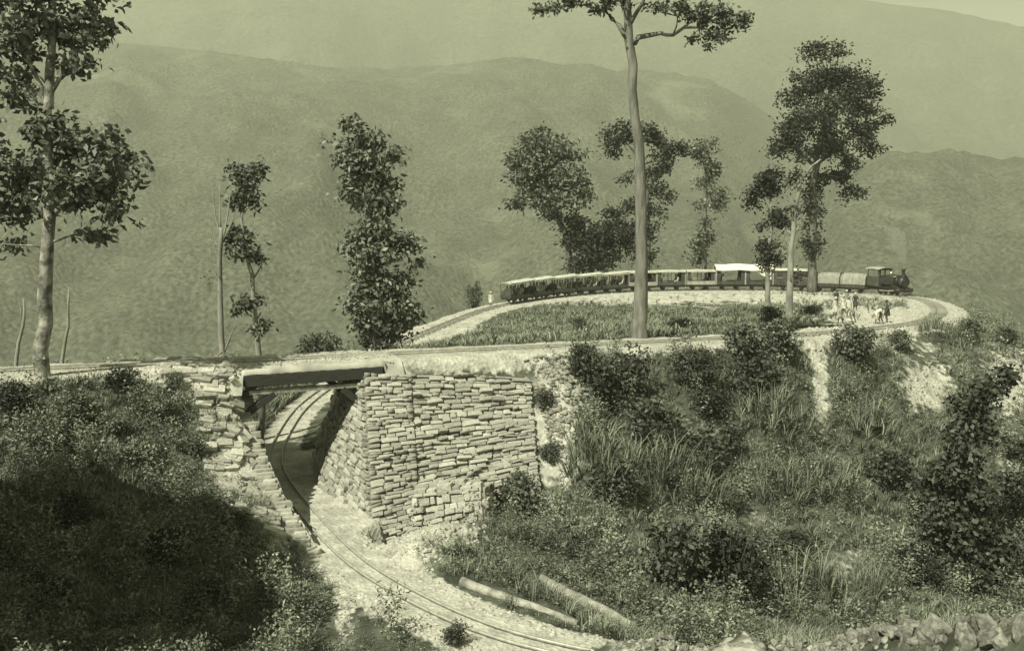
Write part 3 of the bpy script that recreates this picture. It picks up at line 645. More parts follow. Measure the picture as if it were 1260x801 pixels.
tree('round_crowned_tree', 'leaning tree with one broad round crown behind the open trolley cars', bt_(705, 133, 335), 133,
     [(702,330,.45),(697,290,.42),(683,265,.4),(672,240,.3),(672,200,.2)],
     [(672,190,34,30,0,150),(650,200,24,30,1,100),(695,200,26,28,-1,110),(665,170,26,14,0,70),(655,235,28,22,0,90),(690,238,34,22,-1,105),(715,225,17,17,0,40),(640,215,16,22,0,50),(682,262,18,12,0,30),(640,248,13,10,0,20)],
     M_LEAF, M_BARK, (.62,.34), 9, [[(683,265,.25),(660,240,.15),(645,215,.08)],[(683,265,.25),(702,235,.15),(716,222,.07)]], seed=25, spread=.5)
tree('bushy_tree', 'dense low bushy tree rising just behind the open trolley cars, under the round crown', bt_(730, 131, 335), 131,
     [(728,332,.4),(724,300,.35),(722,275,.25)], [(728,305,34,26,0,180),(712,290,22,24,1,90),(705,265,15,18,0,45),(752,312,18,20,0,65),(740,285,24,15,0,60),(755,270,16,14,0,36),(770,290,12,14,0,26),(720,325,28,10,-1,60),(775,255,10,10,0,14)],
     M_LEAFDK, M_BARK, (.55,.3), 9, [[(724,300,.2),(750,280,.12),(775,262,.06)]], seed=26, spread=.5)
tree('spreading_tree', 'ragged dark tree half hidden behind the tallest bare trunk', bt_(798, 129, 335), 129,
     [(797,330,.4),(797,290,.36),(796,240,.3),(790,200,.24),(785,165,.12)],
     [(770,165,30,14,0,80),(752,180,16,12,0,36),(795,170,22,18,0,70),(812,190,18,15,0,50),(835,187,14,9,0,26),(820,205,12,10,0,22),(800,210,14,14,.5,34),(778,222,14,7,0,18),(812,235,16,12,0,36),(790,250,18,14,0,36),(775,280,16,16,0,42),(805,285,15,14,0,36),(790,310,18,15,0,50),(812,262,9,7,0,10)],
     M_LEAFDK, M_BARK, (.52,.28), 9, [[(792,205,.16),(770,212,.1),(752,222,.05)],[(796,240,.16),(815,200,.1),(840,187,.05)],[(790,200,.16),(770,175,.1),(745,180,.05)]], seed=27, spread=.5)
tree('narrow_tree', 'narrow tree of separate leafy clumps behind the train, left of the biggest crown', bt_(868, 128, 330), 128,
     [(867,328,.32),(866,290,.28),(868,250,.25),(868,210,.18),(866,175,.08)],
     [(868,178,14,12,0,30),(858,195,12,14,0,32),(876,200,14,18,0,46),(868,222,12,12,0,24),(886,243,13,15,0,44),(862,250,6,10,0,10),(872,272,8,9,0,14),(864,300,14,15,0,50),(874,288,10,10,0,20),(862,318,12,9,0,28)],
     M_LEAF, M_BARK, (.5,.27), 9, seed=28, spread=.45)
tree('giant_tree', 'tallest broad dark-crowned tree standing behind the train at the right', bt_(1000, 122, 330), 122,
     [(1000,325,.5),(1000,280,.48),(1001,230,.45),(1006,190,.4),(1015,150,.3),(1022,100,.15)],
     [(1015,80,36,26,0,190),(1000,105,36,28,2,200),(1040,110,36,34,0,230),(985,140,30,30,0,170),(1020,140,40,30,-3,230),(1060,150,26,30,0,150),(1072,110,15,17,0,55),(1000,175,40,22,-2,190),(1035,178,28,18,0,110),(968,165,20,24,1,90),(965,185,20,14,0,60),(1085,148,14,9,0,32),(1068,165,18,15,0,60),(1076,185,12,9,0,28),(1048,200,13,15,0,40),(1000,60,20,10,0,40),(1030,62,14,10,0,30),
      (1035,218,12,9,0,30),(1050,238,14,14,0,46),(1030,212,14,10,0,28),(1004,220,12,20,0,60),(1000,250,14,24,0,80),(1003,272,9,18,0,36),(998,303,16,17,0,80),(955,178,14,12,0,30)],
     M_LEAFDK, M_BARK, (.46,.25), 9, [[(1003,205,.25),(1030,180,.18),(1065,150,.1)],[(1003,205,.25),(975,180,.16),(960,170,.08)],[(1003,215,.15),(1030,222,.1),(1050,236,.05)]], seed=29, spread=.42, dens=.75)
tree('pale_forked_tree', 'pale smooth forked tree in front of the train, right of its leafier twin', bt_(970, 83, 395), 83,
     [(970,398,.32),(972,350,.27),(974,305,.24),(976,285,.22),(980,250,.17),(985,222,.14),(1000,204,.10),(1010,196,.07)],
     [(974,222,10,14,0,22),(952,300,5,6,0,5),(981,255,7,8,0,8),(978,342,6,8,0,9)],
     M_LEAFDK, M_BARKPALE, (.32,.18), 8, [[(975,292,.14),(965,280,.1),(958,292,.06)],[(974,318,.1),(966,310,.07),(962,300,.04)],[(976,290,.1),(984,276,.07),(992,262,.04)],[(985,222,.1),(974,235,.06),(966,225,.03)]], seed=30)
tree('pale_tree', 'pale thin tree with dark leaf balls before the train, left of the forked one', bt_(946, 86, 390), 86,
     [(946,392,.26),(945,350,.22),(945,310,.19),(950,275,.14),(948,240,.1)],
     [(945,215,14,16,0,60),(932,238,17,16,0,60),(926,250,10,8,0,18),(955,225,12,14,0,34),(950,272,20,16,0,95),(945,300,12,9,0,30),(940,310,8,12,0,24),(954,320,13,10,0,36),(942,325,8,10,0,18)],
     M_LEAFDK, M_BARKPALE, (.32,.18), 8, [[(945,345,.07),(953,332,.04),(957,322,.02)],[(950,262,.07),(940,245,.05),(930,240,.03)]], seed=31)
tree('tall_bare_trunk', 'tallest straight bare trunk just behind the upper track, branching at the top edge', bt_(785, 56, 412), 56,
     [(785,414,.52),(787,390,.41),(790,320,.35),(789,250,.32),(784,180,.29),(779,110,.26),(775,50,.25),(772,10,.22),(768,-40,.14)],
     [(745,10,14,8,0,18),(760,4,18,9,0,20),(690,8,26,6,0,22),(665,12,14,4,0,10),(715,2,20,6,0,16),(820,6,26,10,0,34),(850,15,26,9,0,36),(885,12,32,8,0,40),(905,28,20,9,0,32),(885,44,20,9,0,30),(915,20,16,8,0,22),(862,48,10,5,0,10),(870,25,16,8,.5,18),(872,58,7,5,0,7),
      (780,-45,95,30,0,420),(850,-55,85,30,1,400),(700,-45,75,24,0,160)],
     M_LEAF, M_BARKBIG, (.28,.15), 7, [[(775,52,.19),(762,32,.15),(745,14,.12),(738,-4,.06)],[(776,58,.18),(786,46,.16),(812,42,.12),(828,44,.10),(842,34,.09),(862,34,.06),(885,44,.04),(900,50,.02)],[(828,44,.06),(835,20,.04),(850,6,.02)],[(775,30,.14),(790,5,.1),(800,-30,.05)],[(862,34,.04),(885,20,.03),(910,24,.015)],[(745,14,.06),(715,6,.04),(680,8,.02)],[(842,34,.04),(860,18,.03),(880,10,.015)]], seed=32, spread=.16, droop=.3, gap=.05, twigs=5)
for q, (px, D, hh, lab) in enumerate([(84, 50, 92, 'thin dead leaning stem behind the upper track, right of the mottled trunk'), (28, 48, 78, 'short thin dead stem at the far left behind the upper track')]):
    b = bt_(px, D, 440); tree('dead_stem', lab, b, D, [(px-8, 446, .1), (px, 400, .08), (px+1, 446-hh, .04)], [], M_LEAF, M_BARKPALE, limbs=[[(px, 395, .04), (px-5, 370, .02), (px-7, 355, .01)], [(px, 410, .04), (px-12, 400, .02)]], seed=40+q)
# creeper-grown leaning tree on the right slope
hb = hit(1168, 700); Dc = float(hb[1])-1.5
tree('creeper_grown_tree', 'dark leaning tree smothered in creepers on the right slope above the rubble', (P(1170, 690, D=Dc)[0], Dc, gz(P(1170, 690, D=Dc)[0], Dc)), Dc,
     [(1172,690,.28),(1180,640,.25),(1185,580,.2),(1200,520,.16),(1215,480,.1),(1235,462,.05)],
     [(1215,475,22,14,0,70),(1236,462,12,9,0,24),(1200,500,22,18,0,80),(1195,530,26,20,.3,90),(1185,560,26,24,-.4,110),(1160,580,24,16,0,60),(1180,600,34,28,0,160),(1150,610,18,16,0,44),(1175,640,40,28,0,170),(1200,640,28,26,.4,90),(1160,675,44,22,0,120),(1215,670,30,28,.3,90),(1190,690,44,20,0,120)],
     M_SHRUBDK, M_BARK, (.30,.19), 8, seed=50, spread=.22, droop=.5)
# trees beyond the left edge: their shade lies over the bottom left of the picture
for q, (x, y, zc, r) in enumerate([(-20.4, 25.8, 6.0, 3.5), (-24.2, 21.6, 7.5, 4.3), (-20.2, 18.6, 11.0, 3.6), (-19.3, 22.4, 12.0, 1.9)]):
    z = gz(x, y); h = zc-z+r; root = thing('shade_tree', ['tall dense tree outside the left edge, nearest the left slope', 'broadest tall tree outside the left edge', 'tall dense tree outside the lower left edge, nearest the camera', 'tallest slim tree outside the lower left edge'][q], 'tree', (x, y, z), 0, 'trees left of the frame')
    MB().tube([(0, 0, -.5), (.1, .1, h*.35), (0, .2, h*.85)], [.4, .3, .1], 9).build('trunk', M_BARK, root)
    zc -= z
    pts = np.concatenate([blob_pts(np.array((math.cos(a)*r*.5, math.sin(a)*r*.5, zc+r*.3*((i % 3)-1))), (r*.55, r*.55, r*.5), 170, seed=i) for i, a in enumerate(np.linspace(0, 5.4, 6))]+[blob_pts(np.array((0, 0, zc+r*.5)), (r*.6, r*.6, r*.4), 150)])
    V, F_ = leaves_at(pts, 6, .6, .36, .3); obj_np('crown', V, F_, M_LEAFDK, root)

# ------------------------------------------------------------------ undergrowth on the slopes
def tuft_template(nb, h, lean, w, seg=3, seed=0):
    rng = np.random.default_rng(seed); V, F = [], []
    for b in range(nb):
        a = rng.uniform(0, 6.28); rr = rng.uniform(0, .14)*h; hh = h*rng.uniform(.6, 1.15); ln = lean*hh*rng.uniform(.3, 1.4); ww = w*rng.uniform(.7, 1.3)
        dx, dy = math.cos(a), math.sin(a); o = len(V); tw = rng.uniform(-.6, .6); sx, sy = -math.sin(a+tw), math.cos(a+tw)
        for k in range(seg+1):
            t = k/seg; out = ln*t*t; z = hh*(t-.42*lean*t*t*t); x = dx*(rr+out); y = dy*(rr+out); wk = ww*(1-t*.92)*.5
            V += [(x-sx*wk, y-sy*wk, z), (x+sx*wk, y+sy*wk, z)]
        for k in range(seg): F.append((o+2*k, o+2*k+1, o+2*k+3, o+2*k+2))
    return np.array(V), np.array(F)
def herb_template(n, h, r, L, Wd, seed):
    rng = np.random.default_rng(seed); c = np.c_[rng.normal(0, r*.5, n), rng.normal(0, r*.5, n), h*rng.uniform(.15, 1, n)**.8]
    return leaves_at(c, 1, L, Wd, .03, -.05, rng)
def scatter(name, pos, temps, m, smin, smax, tilt=None, rng=RNG):
    Vs, Fs, off = [], [], 0; ti = rng.integers(0, len(temps), len(pos)); o0 = pos.mean(0)
    for t, (V, F_) in enumerate(temps):
        p = pos[ti == t]; n = len(p)
        if n == 0: continue
        a = rng.uniform(0, 6.28, n); s = rng.uniform(smin, smax, n)*(1+.0*a); ca, sa = np.cos(a)*s, np.sin(a)*s
        X = ca[:, None]*V[None, :, 0]-sa[:, None]*V[None, :, 1]; Y = sa[:, None]*V[None, :, 0]+ca[:, None]*V[None, :, 1]; Z = s[:, None]*V[None, :, 2]*rng.uniform(.8, 1.2, (n, 1))
        if tilt: Y = Y-Z*tilt
        W_ = np.stack([X+p[:, :1], Y+p[:, 1:2], Z+p[:, 2:3]], -1).reshape(-1, 3)-o0
        Vs.append(W_); Fs.append((F_[None]+(np.arange(n)*len(V))[:, None, None]).reshape(-1, 4)+off); off += len(W_)
    o = obj_np(name, np.concatenate(Vs), np.concatenate(Fs), m); o.location = o0; tag(o, kind='stuff'); return o
def sample(n, x0, x1, y0, y1, fn, rng=RNG):
    out = []; got = 0
    while got < n:
        X = rng.uniform(x0, x1, 20000); Y = rng.uniform(y0, y1, 20000); pr = fn(X, Y); k = rng.random(20000) < pr
        out.append(np.c_[X[k], Y[k], bil(ZG, X[k], Y[k])-.03]); got += int(k.sum())
        if len(out) > 60: break
    return np.concatenate(out)[:n]
DUg, DFg, DLg = DU.reshape(ny_, nx_), DF.reshape(ny_, nx_), DL.reshape(ny_, nx_)
ONW = (onwall | INS).astype(float).reshape(ny_, nx_)
LOGS = []
def off_logs(X, Y):
    ok = np.ones(X.shape, bool)
    for a, b in LOGS:
        d = b-a; t = np.clip(((X-a[0])*d[0]+(Y-a[1])*d[1])/(d@d), 0, 1); ex, ey = X-a[0]-t*d[0], Y-a[1]-t*d[1]; ok &= ~((np.abs(ex) < .6) & (ey < .35) & (ey > -.5))
    return ok
for a, b in (((566, 717), (713, 771)), ((664, 715), (782, 776))): LOGS.append((hit(*a)[:2], hit(*b)[:2]))
def clear_of(X, Y, mu=1.9, mf=2.6, ml=1.8): return (bil(DUg, X, Y) > mu) & (bil(DFg, X, Y) > mf) & (bil(DLg, X, Y) > ml) & (bil(ONW, X, Y) < .02)
def fb(X, Y, s, seed): return np.array([mnoise.fractal(Vector((x*s+seed, y*s, seed)), 1, 2, 3) for x, y in zip(X, Y)])
def upY(X): return np.interp(X, TR[UP][::-1, 0][::-1] if TR[UP][0, 0] < TR[UP][-1, 0] else TR[UP][::-1, 0], TR[UP][:, 1] if TR[UP][0, 0] < TR[UP][-1, 0] else TR[UP][::-1, 1])
def slope_r(X, Y):
    ok = clear_of(X, Y) & (X > -4) & (Y < upY(np.clip(X, -50, 27))+2) | (clear_of(X, Y) & (X > 28) & (Y < 90) & (X > 36-.0*Y))
    pa = bil(PG, X, Y); return ok*off_logs(X, Y)*np.clip(1-pa*1.7, 0.015, 1)
def slope_l(X, Y):
    ok = clear_of(X, Y) & (X < -6.3) & (Y < upY(X)-1.2); pa = bil(PG, X, Y); return ok*np.clip(1-pa*1.7, .03, 1)
loop_poly = [(p[0], p[1]) for p in TR[np.searchsorted(SS, SS[LOW][-1])-60:len(TR)-200:6]]
def infield(X, Y):
    ok = clear_of(X, Y, 2.0, 4.2, 2.5) & (Y > upY(np.clip(X, -30, 27))+1.8) & (Y < 121); pa = bil(PG, X, Y); return ok*np.clip(1-pa*1.2, .03, 1)
p_r = sample(18500, -4, 44, 29, 84, slope_r); f = fb(p_r[:, 0], p_r[:, 1], .22, 4.)
grass_t = [tuft_template(9, 1.0, .8, .05, 2, i) for i in range(5)]; tall_t = [herb_template(34, 1.25, .30, .125, .055, 40+i) for i in range(5)]; herb_t = [herb_template(24, .8, .45, .15, .085, i) for i in range(5)]
scatter('long_grass', p_r[f > -.3], grass_t, M_GRASS, .3, .95)
f2 = fb(p_r[:, 0], p_r[:, 1], .6, 31.); scatter('undergrowth', p_r[(f < .0) & (f2 < .08)], herb_t, M_HERB, .3, .8); scatter('undergrowth', p_r[(f < .05) & (f2 >= .08)], tall_t, M_HERB, .7, 1.5)
p_l = sample(9500, -34, -6, 24, 46, slope_l); f = fb(p_l[:, 0], p_l[:, 1], .3, 8.)
f2 = fb(p_l[:, 0], p_l[:, 1], .7, 21.); scatter('undergrowth', p_l[(f < .25) & (f2 < .05)], herb_t, M_HERB, .3, .75); scatter('undergrowth', p_l[(f < .25) & (f2 >= .05) & (bil(PG, p_l[:, 0]+.5, p_l[:, 1]+.6) < .12)], tall_t, M_HERB, .7, 1.35); scatter('long_grass', p_l[f > .0], grass_t, M_GRASS, .35, .9)
p_b = sample(1500, -13, 8, 27, 41, lambda X, Y: clear_of(X, Y, 2, 2, 1.5)*off_logs(X, Y)*(Y < 39)*np.clip(1-bil(PG, X, Y)*1.1, .05, 1)); scatter('undergrowth', p_b, herb_t, M_HERB, .25, .6)
p_i = sample(9500, -18, 42, 50, 121, infield); turf_t = [tuft_template(9, .55, .6, .06, 2, 20+i) for i in range(4)]
scatter('short_grass', p_i, turf_t, M_TURF, .5, 1.45)
p_o = sample(1200, -32, -8, 47, 84, lambda X, Y: clear_of(X, Y, 2.2, 2.6, 2.2)*((X < -18.5) | (Y > 72))*(X < -9)*1.0); scatter('short_grass', sample(1600, -18.5, -13.6, 49, 72, lambda X, Y: (bil(DLg, X, Y) > 1.25)*(bil(DUg, X, Y) > 2.4)*(bil(ONW, X, Y) < .02)*1.0), turf_t, M_TURF, .7, 1.9); scatter('undergrowth', p_o, herb_t, M_HERB, .6, 1.6)
p_c = sample(900, 30, 52, 60, 100, lambda X, Y: clear_of(X, Y, 2.4, 2.8, 2)*1.0*(np.hypot(X-12, Y-92) > 26)); scatter('undergrowth', p_c, herb_t, M_HERB, .5, 1.3)

rw = np.random.default_rng(5); uw, vw = rw.random(170), rw.random(170)**1.4; pw = (A_TOP[0]+(A_TOP[1]-A_TOP[0])*uw[:, None])*vw[:, None]+(A_BOT[0]+(A_BOT[1]-A_BOT[0])*uw[:, None])*(1-vw[:, None]); pw[:, 1] -= .12; scatter('wall_weeds', pw, herb_t, M_HERB, .12, .38)
# shrubs and grass clumps one can count
def dome(n, r, h, k, L, Wd, seed, m, shell=.5):
    rng = np.random.default_rng(seed); pts = []
    for i in range(5):
        a = i*1.256+rng.uniform(-.4, .4); q = rng.uniform(.15, .5)*r; pts.append(blob_pts(np.array((math.cos(a)*q, math.sin(a)*q, h*rng.uniform(.38, .66))), (r*.55, r*.55, h*.38), n//5, rng, shell, .1, seed+i))
    pts = np.concatenate(pts); pts = pts[pts[:, 2] > .02]
    V, F_ = leaves_at(pts, k, L, Wd, .09, .15, rng); return mesh_np('foliage', V, F_, m)
def stems(r, h, n, seed):
    rnd = random.Random(seed); b = MB()
    for i in range(n):
        a = rnd.uniform(0, 6.28); q = rnd.uniform(.3, .6)*r; b.tube([(0, 0, -.2), (math.cos(a)*q*.4, math.sin(a)*q*.4, h*.4), (math.cos(a)*q, math.sin(a)*q, h*.85)], [.04, .028, .008], 4, caps=False)
    return b.mesh('stem', M_BARK)
LEAFY = [(dome(190, 1.0, 1.7, 8, .17, .095, 60+i, M_SHRUB), stems(1.0, 1.7, 7, i)) for i in range(3)]
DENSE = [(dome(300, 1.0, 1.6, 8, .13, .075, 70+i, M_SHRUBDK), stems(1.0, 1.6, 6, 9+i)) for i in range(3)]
def clump(seed, m, n=34, h=1.0):
    """a tussocky mound: many small tufts of thin bent blades leaning every way"""
    rng = np.random.default_rng(seed); Vs, Fs, off = [], [], 0
    for i in range(n):
        q = rng.random()**.6; a = rng.uniform(0, 6.28); V, F_ = tuft_template(11, h*rng.uniform(.55, 1.1)*(1.15-.45*q), rng.uniform(.5, 1.2), .026, 3, seed*50+i)
        V = V+np.c_[V[:, 2]*math.cos(a)*.45*q+rng.normal(0, .03, len(V))*0, V[:, 2]*math.sin(a)*.45*q, V[:, 2]*0]+np.array((math.cos(a)*q*.95, math.sin(a)*q*.95, .35*(1-q*q))); Vs.append(V); Fs.append(F_+off); off += len(V)
    return mesh_np('blades', np.concatenate(Vs), np.concatenate(Fs), m)
CLUMP = [clump(80+i, M_GRASS if i < 1 else M_TURF) for i in range(4)]
PALE = [(dome(170, 1.0, 1.5, 7, .15, .08, 90+i, M_HERB), stems(1.0, 1.6, 12, 30+i)) for i in range(3)]
def shrub(px, py, size, kind, label, group=None, hs=1.0, D=None):
    p = hit(px, py) if D is None else ground_at(px, D); nm = {'leafy': 'leafy_shrub', 'pale': 'pale_shrub', 'dense': 'dark_shrub', 'clump': 'grass_clump'}[kind]
    r = thing(nm, label, 'shrub' if kind != 'clump' else 'grass clump', p-np.array((0, 0, .05)), random.uniform(0, 6.28), group)
    if kind == 'clump': parts = [('blades', random.choice(CLUMP))]
    else: f_, s_ = random.choice({'leafy': LEAFY, 'pale': PALE, 'dense': DENSE}[kind]); parts = [('foliage', f_), ('stem', s_)]
    for n_, me in parts:
        o = link(bpy.data.objects.new(n_, me), r); q_ = 1.25 if kind == 'clump' else 1; o.scale = (size*q_, size*q_, size*hs*q_*q_)
    return r
GS = 'shrubs on the slope below the upper track'; GG = 'long grass clumps on the right slope'
for a in [(718,470,.95,'leafy','upright leafy shrub at the top of the slope, nearest the retaining wall',GS,1.3),(668,505,.55,'leafy','small shrub on the pale stony strip at the right end of the retaining wall',GS,1.2),(676,570,.6,'leafy','small shrub low on the pale stony strip beside the retaining wall',GS,1.1),(742,500,1.2,'leafy','leafy shrub low beside the bare stony strip right of the retaining wall',GS,1.2),
          (775,490,1.3,'leafy','tall leafy shrub under the foot of the tall bare trunk',GS,1.2),(855,478,1.5,'dense','dense dark round shrub just below the upper track, right of the tall bare trunk',GS,1.0),(872,515,1.2,'dense','dark shrub below the densest round one',GS,1.0),
          (915,450,1.3,'leafy','leafy shrub at the track edge below the canvas-roofed cars',GS,1.1),(960,448,1.3,'leafy','leafy shrub at the track edge left of the pale footpath',GS,1.2),(935,520,1.6,'clump','wide arching grass clump left of the pale footpath',GG,1.1),
          (970,540,1.6,'clump','arching grass clump touching the foot of the pale footpath',GG,1.0),(1052,452,1.4,'leafy','big leafy shrub near the track edge right of the pale footpath',GS,1.05),
          (1104,432,.9,'leafy','leafy shrub at the track edge below the workers',GS,1.0),(1150,415,1.2,'clump','arching grass clump on the bend below the engine',GG,1.0),(1190,418,1.0,'leafy','shrub on the skyline crest right of the bend',GS,1.0),(1238,424,.9,'leafy','shrub on the crest near the right edge of the picture',GS,1.0),
          (606,0,1.0,'dense','dark shrub against the retaining wall above the low stone wall',GS,1.15,41.7),(642,0,1.05,'leafy','leafy shrub at the right foot of the retaining wall',GS,1.3,42.2),(580,0,.7,'leafy','small leafy shrub between the low stone wall and the retaining wall',GS,1.3,42.0),
          (740,580,1.7,'clump','large grass mound in the middle of the slope below the leafy shrubs',GG,1.0),(810,590,1.8,'clump','largest grass mound in the middle of the slope',GG,1.0),(850,615,1.4,'clump','grass mound right of the largest one',GG,1.0),(700,640,1.2,'clump','grass clump above the two pale logs',GG,1.0),
          (640,668,.7,'clump','grass clump beside the head of the left pale log',GG,1.0),(770,700,.9,'clump','grass clump behind the right pale log',GG,1.0),(890,560,1.1,'leafy','leafy shrub in the hollow under the round dark shrub',GS,.9),(1010,600,1.5,'clump','grass clump below the foot of the pale footpath',GG,1.0),
          (960,610,1.4,'clump','grass clump mid slope, in line under the forked pale tree',GG,1.0),(1070,540,1.5,'clump','grass clump mid slope under the biggest leafy shrub',GG,1.0),(1090,600,1.4,'leafy','leafy shrub left of the creeper-grown tree',GS,1.0),(830,735,1.6,'leafy','leafy shrub low down right of the logs',GS,1.2),
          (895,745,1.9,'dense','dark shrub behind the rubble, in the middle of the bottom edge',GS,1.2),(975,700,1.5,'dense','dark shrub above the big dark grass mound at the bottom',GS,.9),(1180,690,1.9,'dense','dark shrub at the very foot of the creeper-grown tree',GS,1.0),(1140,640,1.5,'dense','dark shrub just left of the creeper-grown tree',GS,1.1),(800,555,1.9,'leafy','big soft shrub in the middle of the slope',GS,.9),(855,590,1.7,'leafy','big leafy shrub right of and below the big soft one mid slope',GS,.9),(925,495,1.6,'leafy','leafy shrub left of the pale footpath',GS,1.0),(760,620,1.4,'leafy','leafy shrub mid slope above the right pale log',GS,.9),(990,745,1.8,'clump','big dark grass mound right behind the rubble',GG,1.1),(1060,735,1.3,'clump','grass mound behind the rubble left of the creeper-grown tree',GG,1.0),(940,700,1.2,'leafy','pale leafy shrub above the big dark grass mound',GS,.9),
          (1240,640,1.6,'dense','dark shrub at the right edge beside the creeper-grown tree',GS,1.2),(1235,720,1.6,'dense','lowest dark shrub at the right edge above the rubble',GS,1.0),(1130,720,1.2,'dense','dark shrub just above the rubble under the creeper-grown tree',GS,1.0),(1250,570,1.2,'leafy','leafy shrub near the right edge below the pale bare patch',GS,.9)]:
    shrub(*a)
GL = 'shrubs on the left slope'
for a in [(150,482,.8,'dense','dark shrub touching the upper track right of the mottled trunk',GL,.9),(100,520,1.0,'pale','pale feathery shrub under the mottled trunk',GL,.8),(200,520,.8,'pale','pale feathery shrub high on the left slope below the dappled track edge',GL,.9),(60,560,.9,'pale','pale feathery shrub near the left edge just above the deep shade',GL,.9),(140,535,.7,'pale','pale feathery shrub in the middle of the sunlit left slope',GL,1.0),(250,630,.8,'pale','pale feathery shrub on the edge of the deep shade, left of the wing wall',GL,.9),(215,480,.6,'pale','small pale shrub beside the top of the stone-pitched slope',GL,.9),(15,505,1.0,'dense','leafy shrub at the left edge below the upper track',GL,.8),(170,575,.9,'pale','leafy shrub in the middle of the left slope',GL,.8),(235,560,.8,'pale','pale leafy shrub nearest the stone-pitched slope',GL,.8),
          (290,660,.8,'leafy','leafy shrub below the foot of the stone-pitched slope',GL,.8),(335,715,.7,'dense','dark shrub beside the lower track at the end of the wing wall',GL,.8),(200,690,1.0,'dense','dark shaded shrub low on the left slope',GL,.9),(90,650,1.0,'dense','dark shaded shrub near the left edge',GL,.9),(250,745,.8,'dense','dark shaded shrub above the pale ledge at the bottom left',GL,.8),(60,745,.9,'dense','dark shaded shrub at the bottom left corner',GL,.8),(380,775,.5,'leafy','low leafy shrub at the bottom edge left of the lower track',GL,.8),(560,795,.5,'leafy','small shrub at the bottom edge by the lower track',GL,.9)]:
    shrub(*a)
GB = 'shrubs inside and behind the loop'
shrub(388,0,2.4,'dense','dark spreading shrub behind the upper track, right of the slender tree',GB,1.25,D=82); shrub(582,0,1.2,'leafy','small shrub behind the far track at the tail of the train',GB,1.7,D=112)
shrub(712,408,.7,'leafy','small dark shrub on the grass inside the loop, left of the tall bare trunk',GB,1); shrub(838,409,1.1,'dense','dark low shrub on the grass right of the tall bare trunk foot',GB,.7)
shrub(1000,387,1.2,'dense','dark low bush on pale ground left of the seated crowd',GB,.55); shrub(946,402,1.0,'leafy','shrub at the foot of the two pale trees',GB,1.0)
# a palm-like shrub on the far left skyline
r = thing('spiky_shrub', 'spiky fan-leaved shrub on the skyline behind the upper track at the left', 'shrub', ground_at(138, 56))
V, F_ = tuft_template(90, 3.4, .9, .12, 4, 91); obj_np('frond', V, F_, M_SHRUBDK, r)
# ==== PART 3
# ------------------------------------------------------------------ the train
iF = np.arange(FAR.start, FAR.stop); PXF = np.array([proj(TR[i]) for i in iF])
far_arc = (TR[iF, 1] > 95)
def s_at(px):
    k = np.where(far_arc & (SS[iF] > SS[FAR.start]), np.abs(PXF[:, 0]-px), 1e9)
    k = np.where(SS[iF] < SS[iF][np.argmax(PXF[:, 0])]-2, k, 1e9); return SS[iF][k.argmin()]
def tp(s): return np.array([np.interp(s, SS, TR[:, j]) for j in range(3)])
def seat_on(s0, s1):
    a, b = tp(s0), tp(s1); c = (a+b)/2; d = b-a; return c+np.array((0, 0, .07)), math.atan2(d[1], d[0]), float(np.hypot(d[0], d[1]))
def wheel_mesh(r, w, m, name):
    b = MB(); n = 20; prof = [(.06, -w*.3), (r*.3, -w*.35), (r*.34, -w*.12), (r*.8, -w*.12), (r*.84, -w*.5), (r, -w*.5), (r*1.0, w*.3), (r*1.09, w*.38), (r*1.09, w*.5), (.06, w*.5)]
    rings = [[b.bm.verts.new((q*math.cos(2*math.pi*k/n), y, q*math.sin(2*math.pi*k/n))) for k in range(n)] for q, y in prof]
    for p_, q_ in zip(rings, rings[1:]):
        for k in range(n): b.bm.faces.new((p_[k], p_[(k+1) % n], q_[(k+1) % n], q_[k]))
    b.bm.faces.new(rings[0]); b.bm.faces.new(rings[-1]); return b.mesh(name, m)
WH = wheel_mesh(.24, .1, M_IRON, 'wheel'); WHL = wheel_mesh(.33, .11, M_IRON, 'wheel')
def wheels(root, xs, r, me=None):
    for x in xs:
        for s in (-1, 1):
            o = link(bpy.data.objects.new('wheel', me or WH), root); o.location = (x, s*.36, r); o.rotation_euler = (0, 0, 0 if s < 0 else math.pi)
            if s < 0: MB().tube([(x, -.4, r), (x, .4, r)], .045, 8).build('axle', M_IRON, root)
def underframe(root, L, wd=1.6):
    b = MB()
    for s in (-1, 1): b.box((0, s*.62, .46), (L-.25, .1, .2))
    for x in (-L/2+.16, 0, L/2-.16): b.box((x, 0, .46), (.1, 1.2, .18))
    b.build('underframe', M_IRON, root)
    for s in (-1, 1): MB().box((s*(L/2-.09), 0, .48), (.09, 1.3, .2)).tube([(s*(L/2-.06), 0, .48), (s*(L/2+.02), 0, .48)], .1, 10).build('buffer_beam', M_IRON, root)
    MB().box((0, 0, .60), (L-.14, wd, .07)).build('floor', M_CARWOOD, root)
    for x in (-L*.24, L*.24):
        for s in (-1, 1): MB().box((x, s*.70, .30), (.22, .1, .24), taper=(.6, 1)).build('axle_box', M_IRON, root)
    wheels(root, (-L*.24, L*.24), .24)
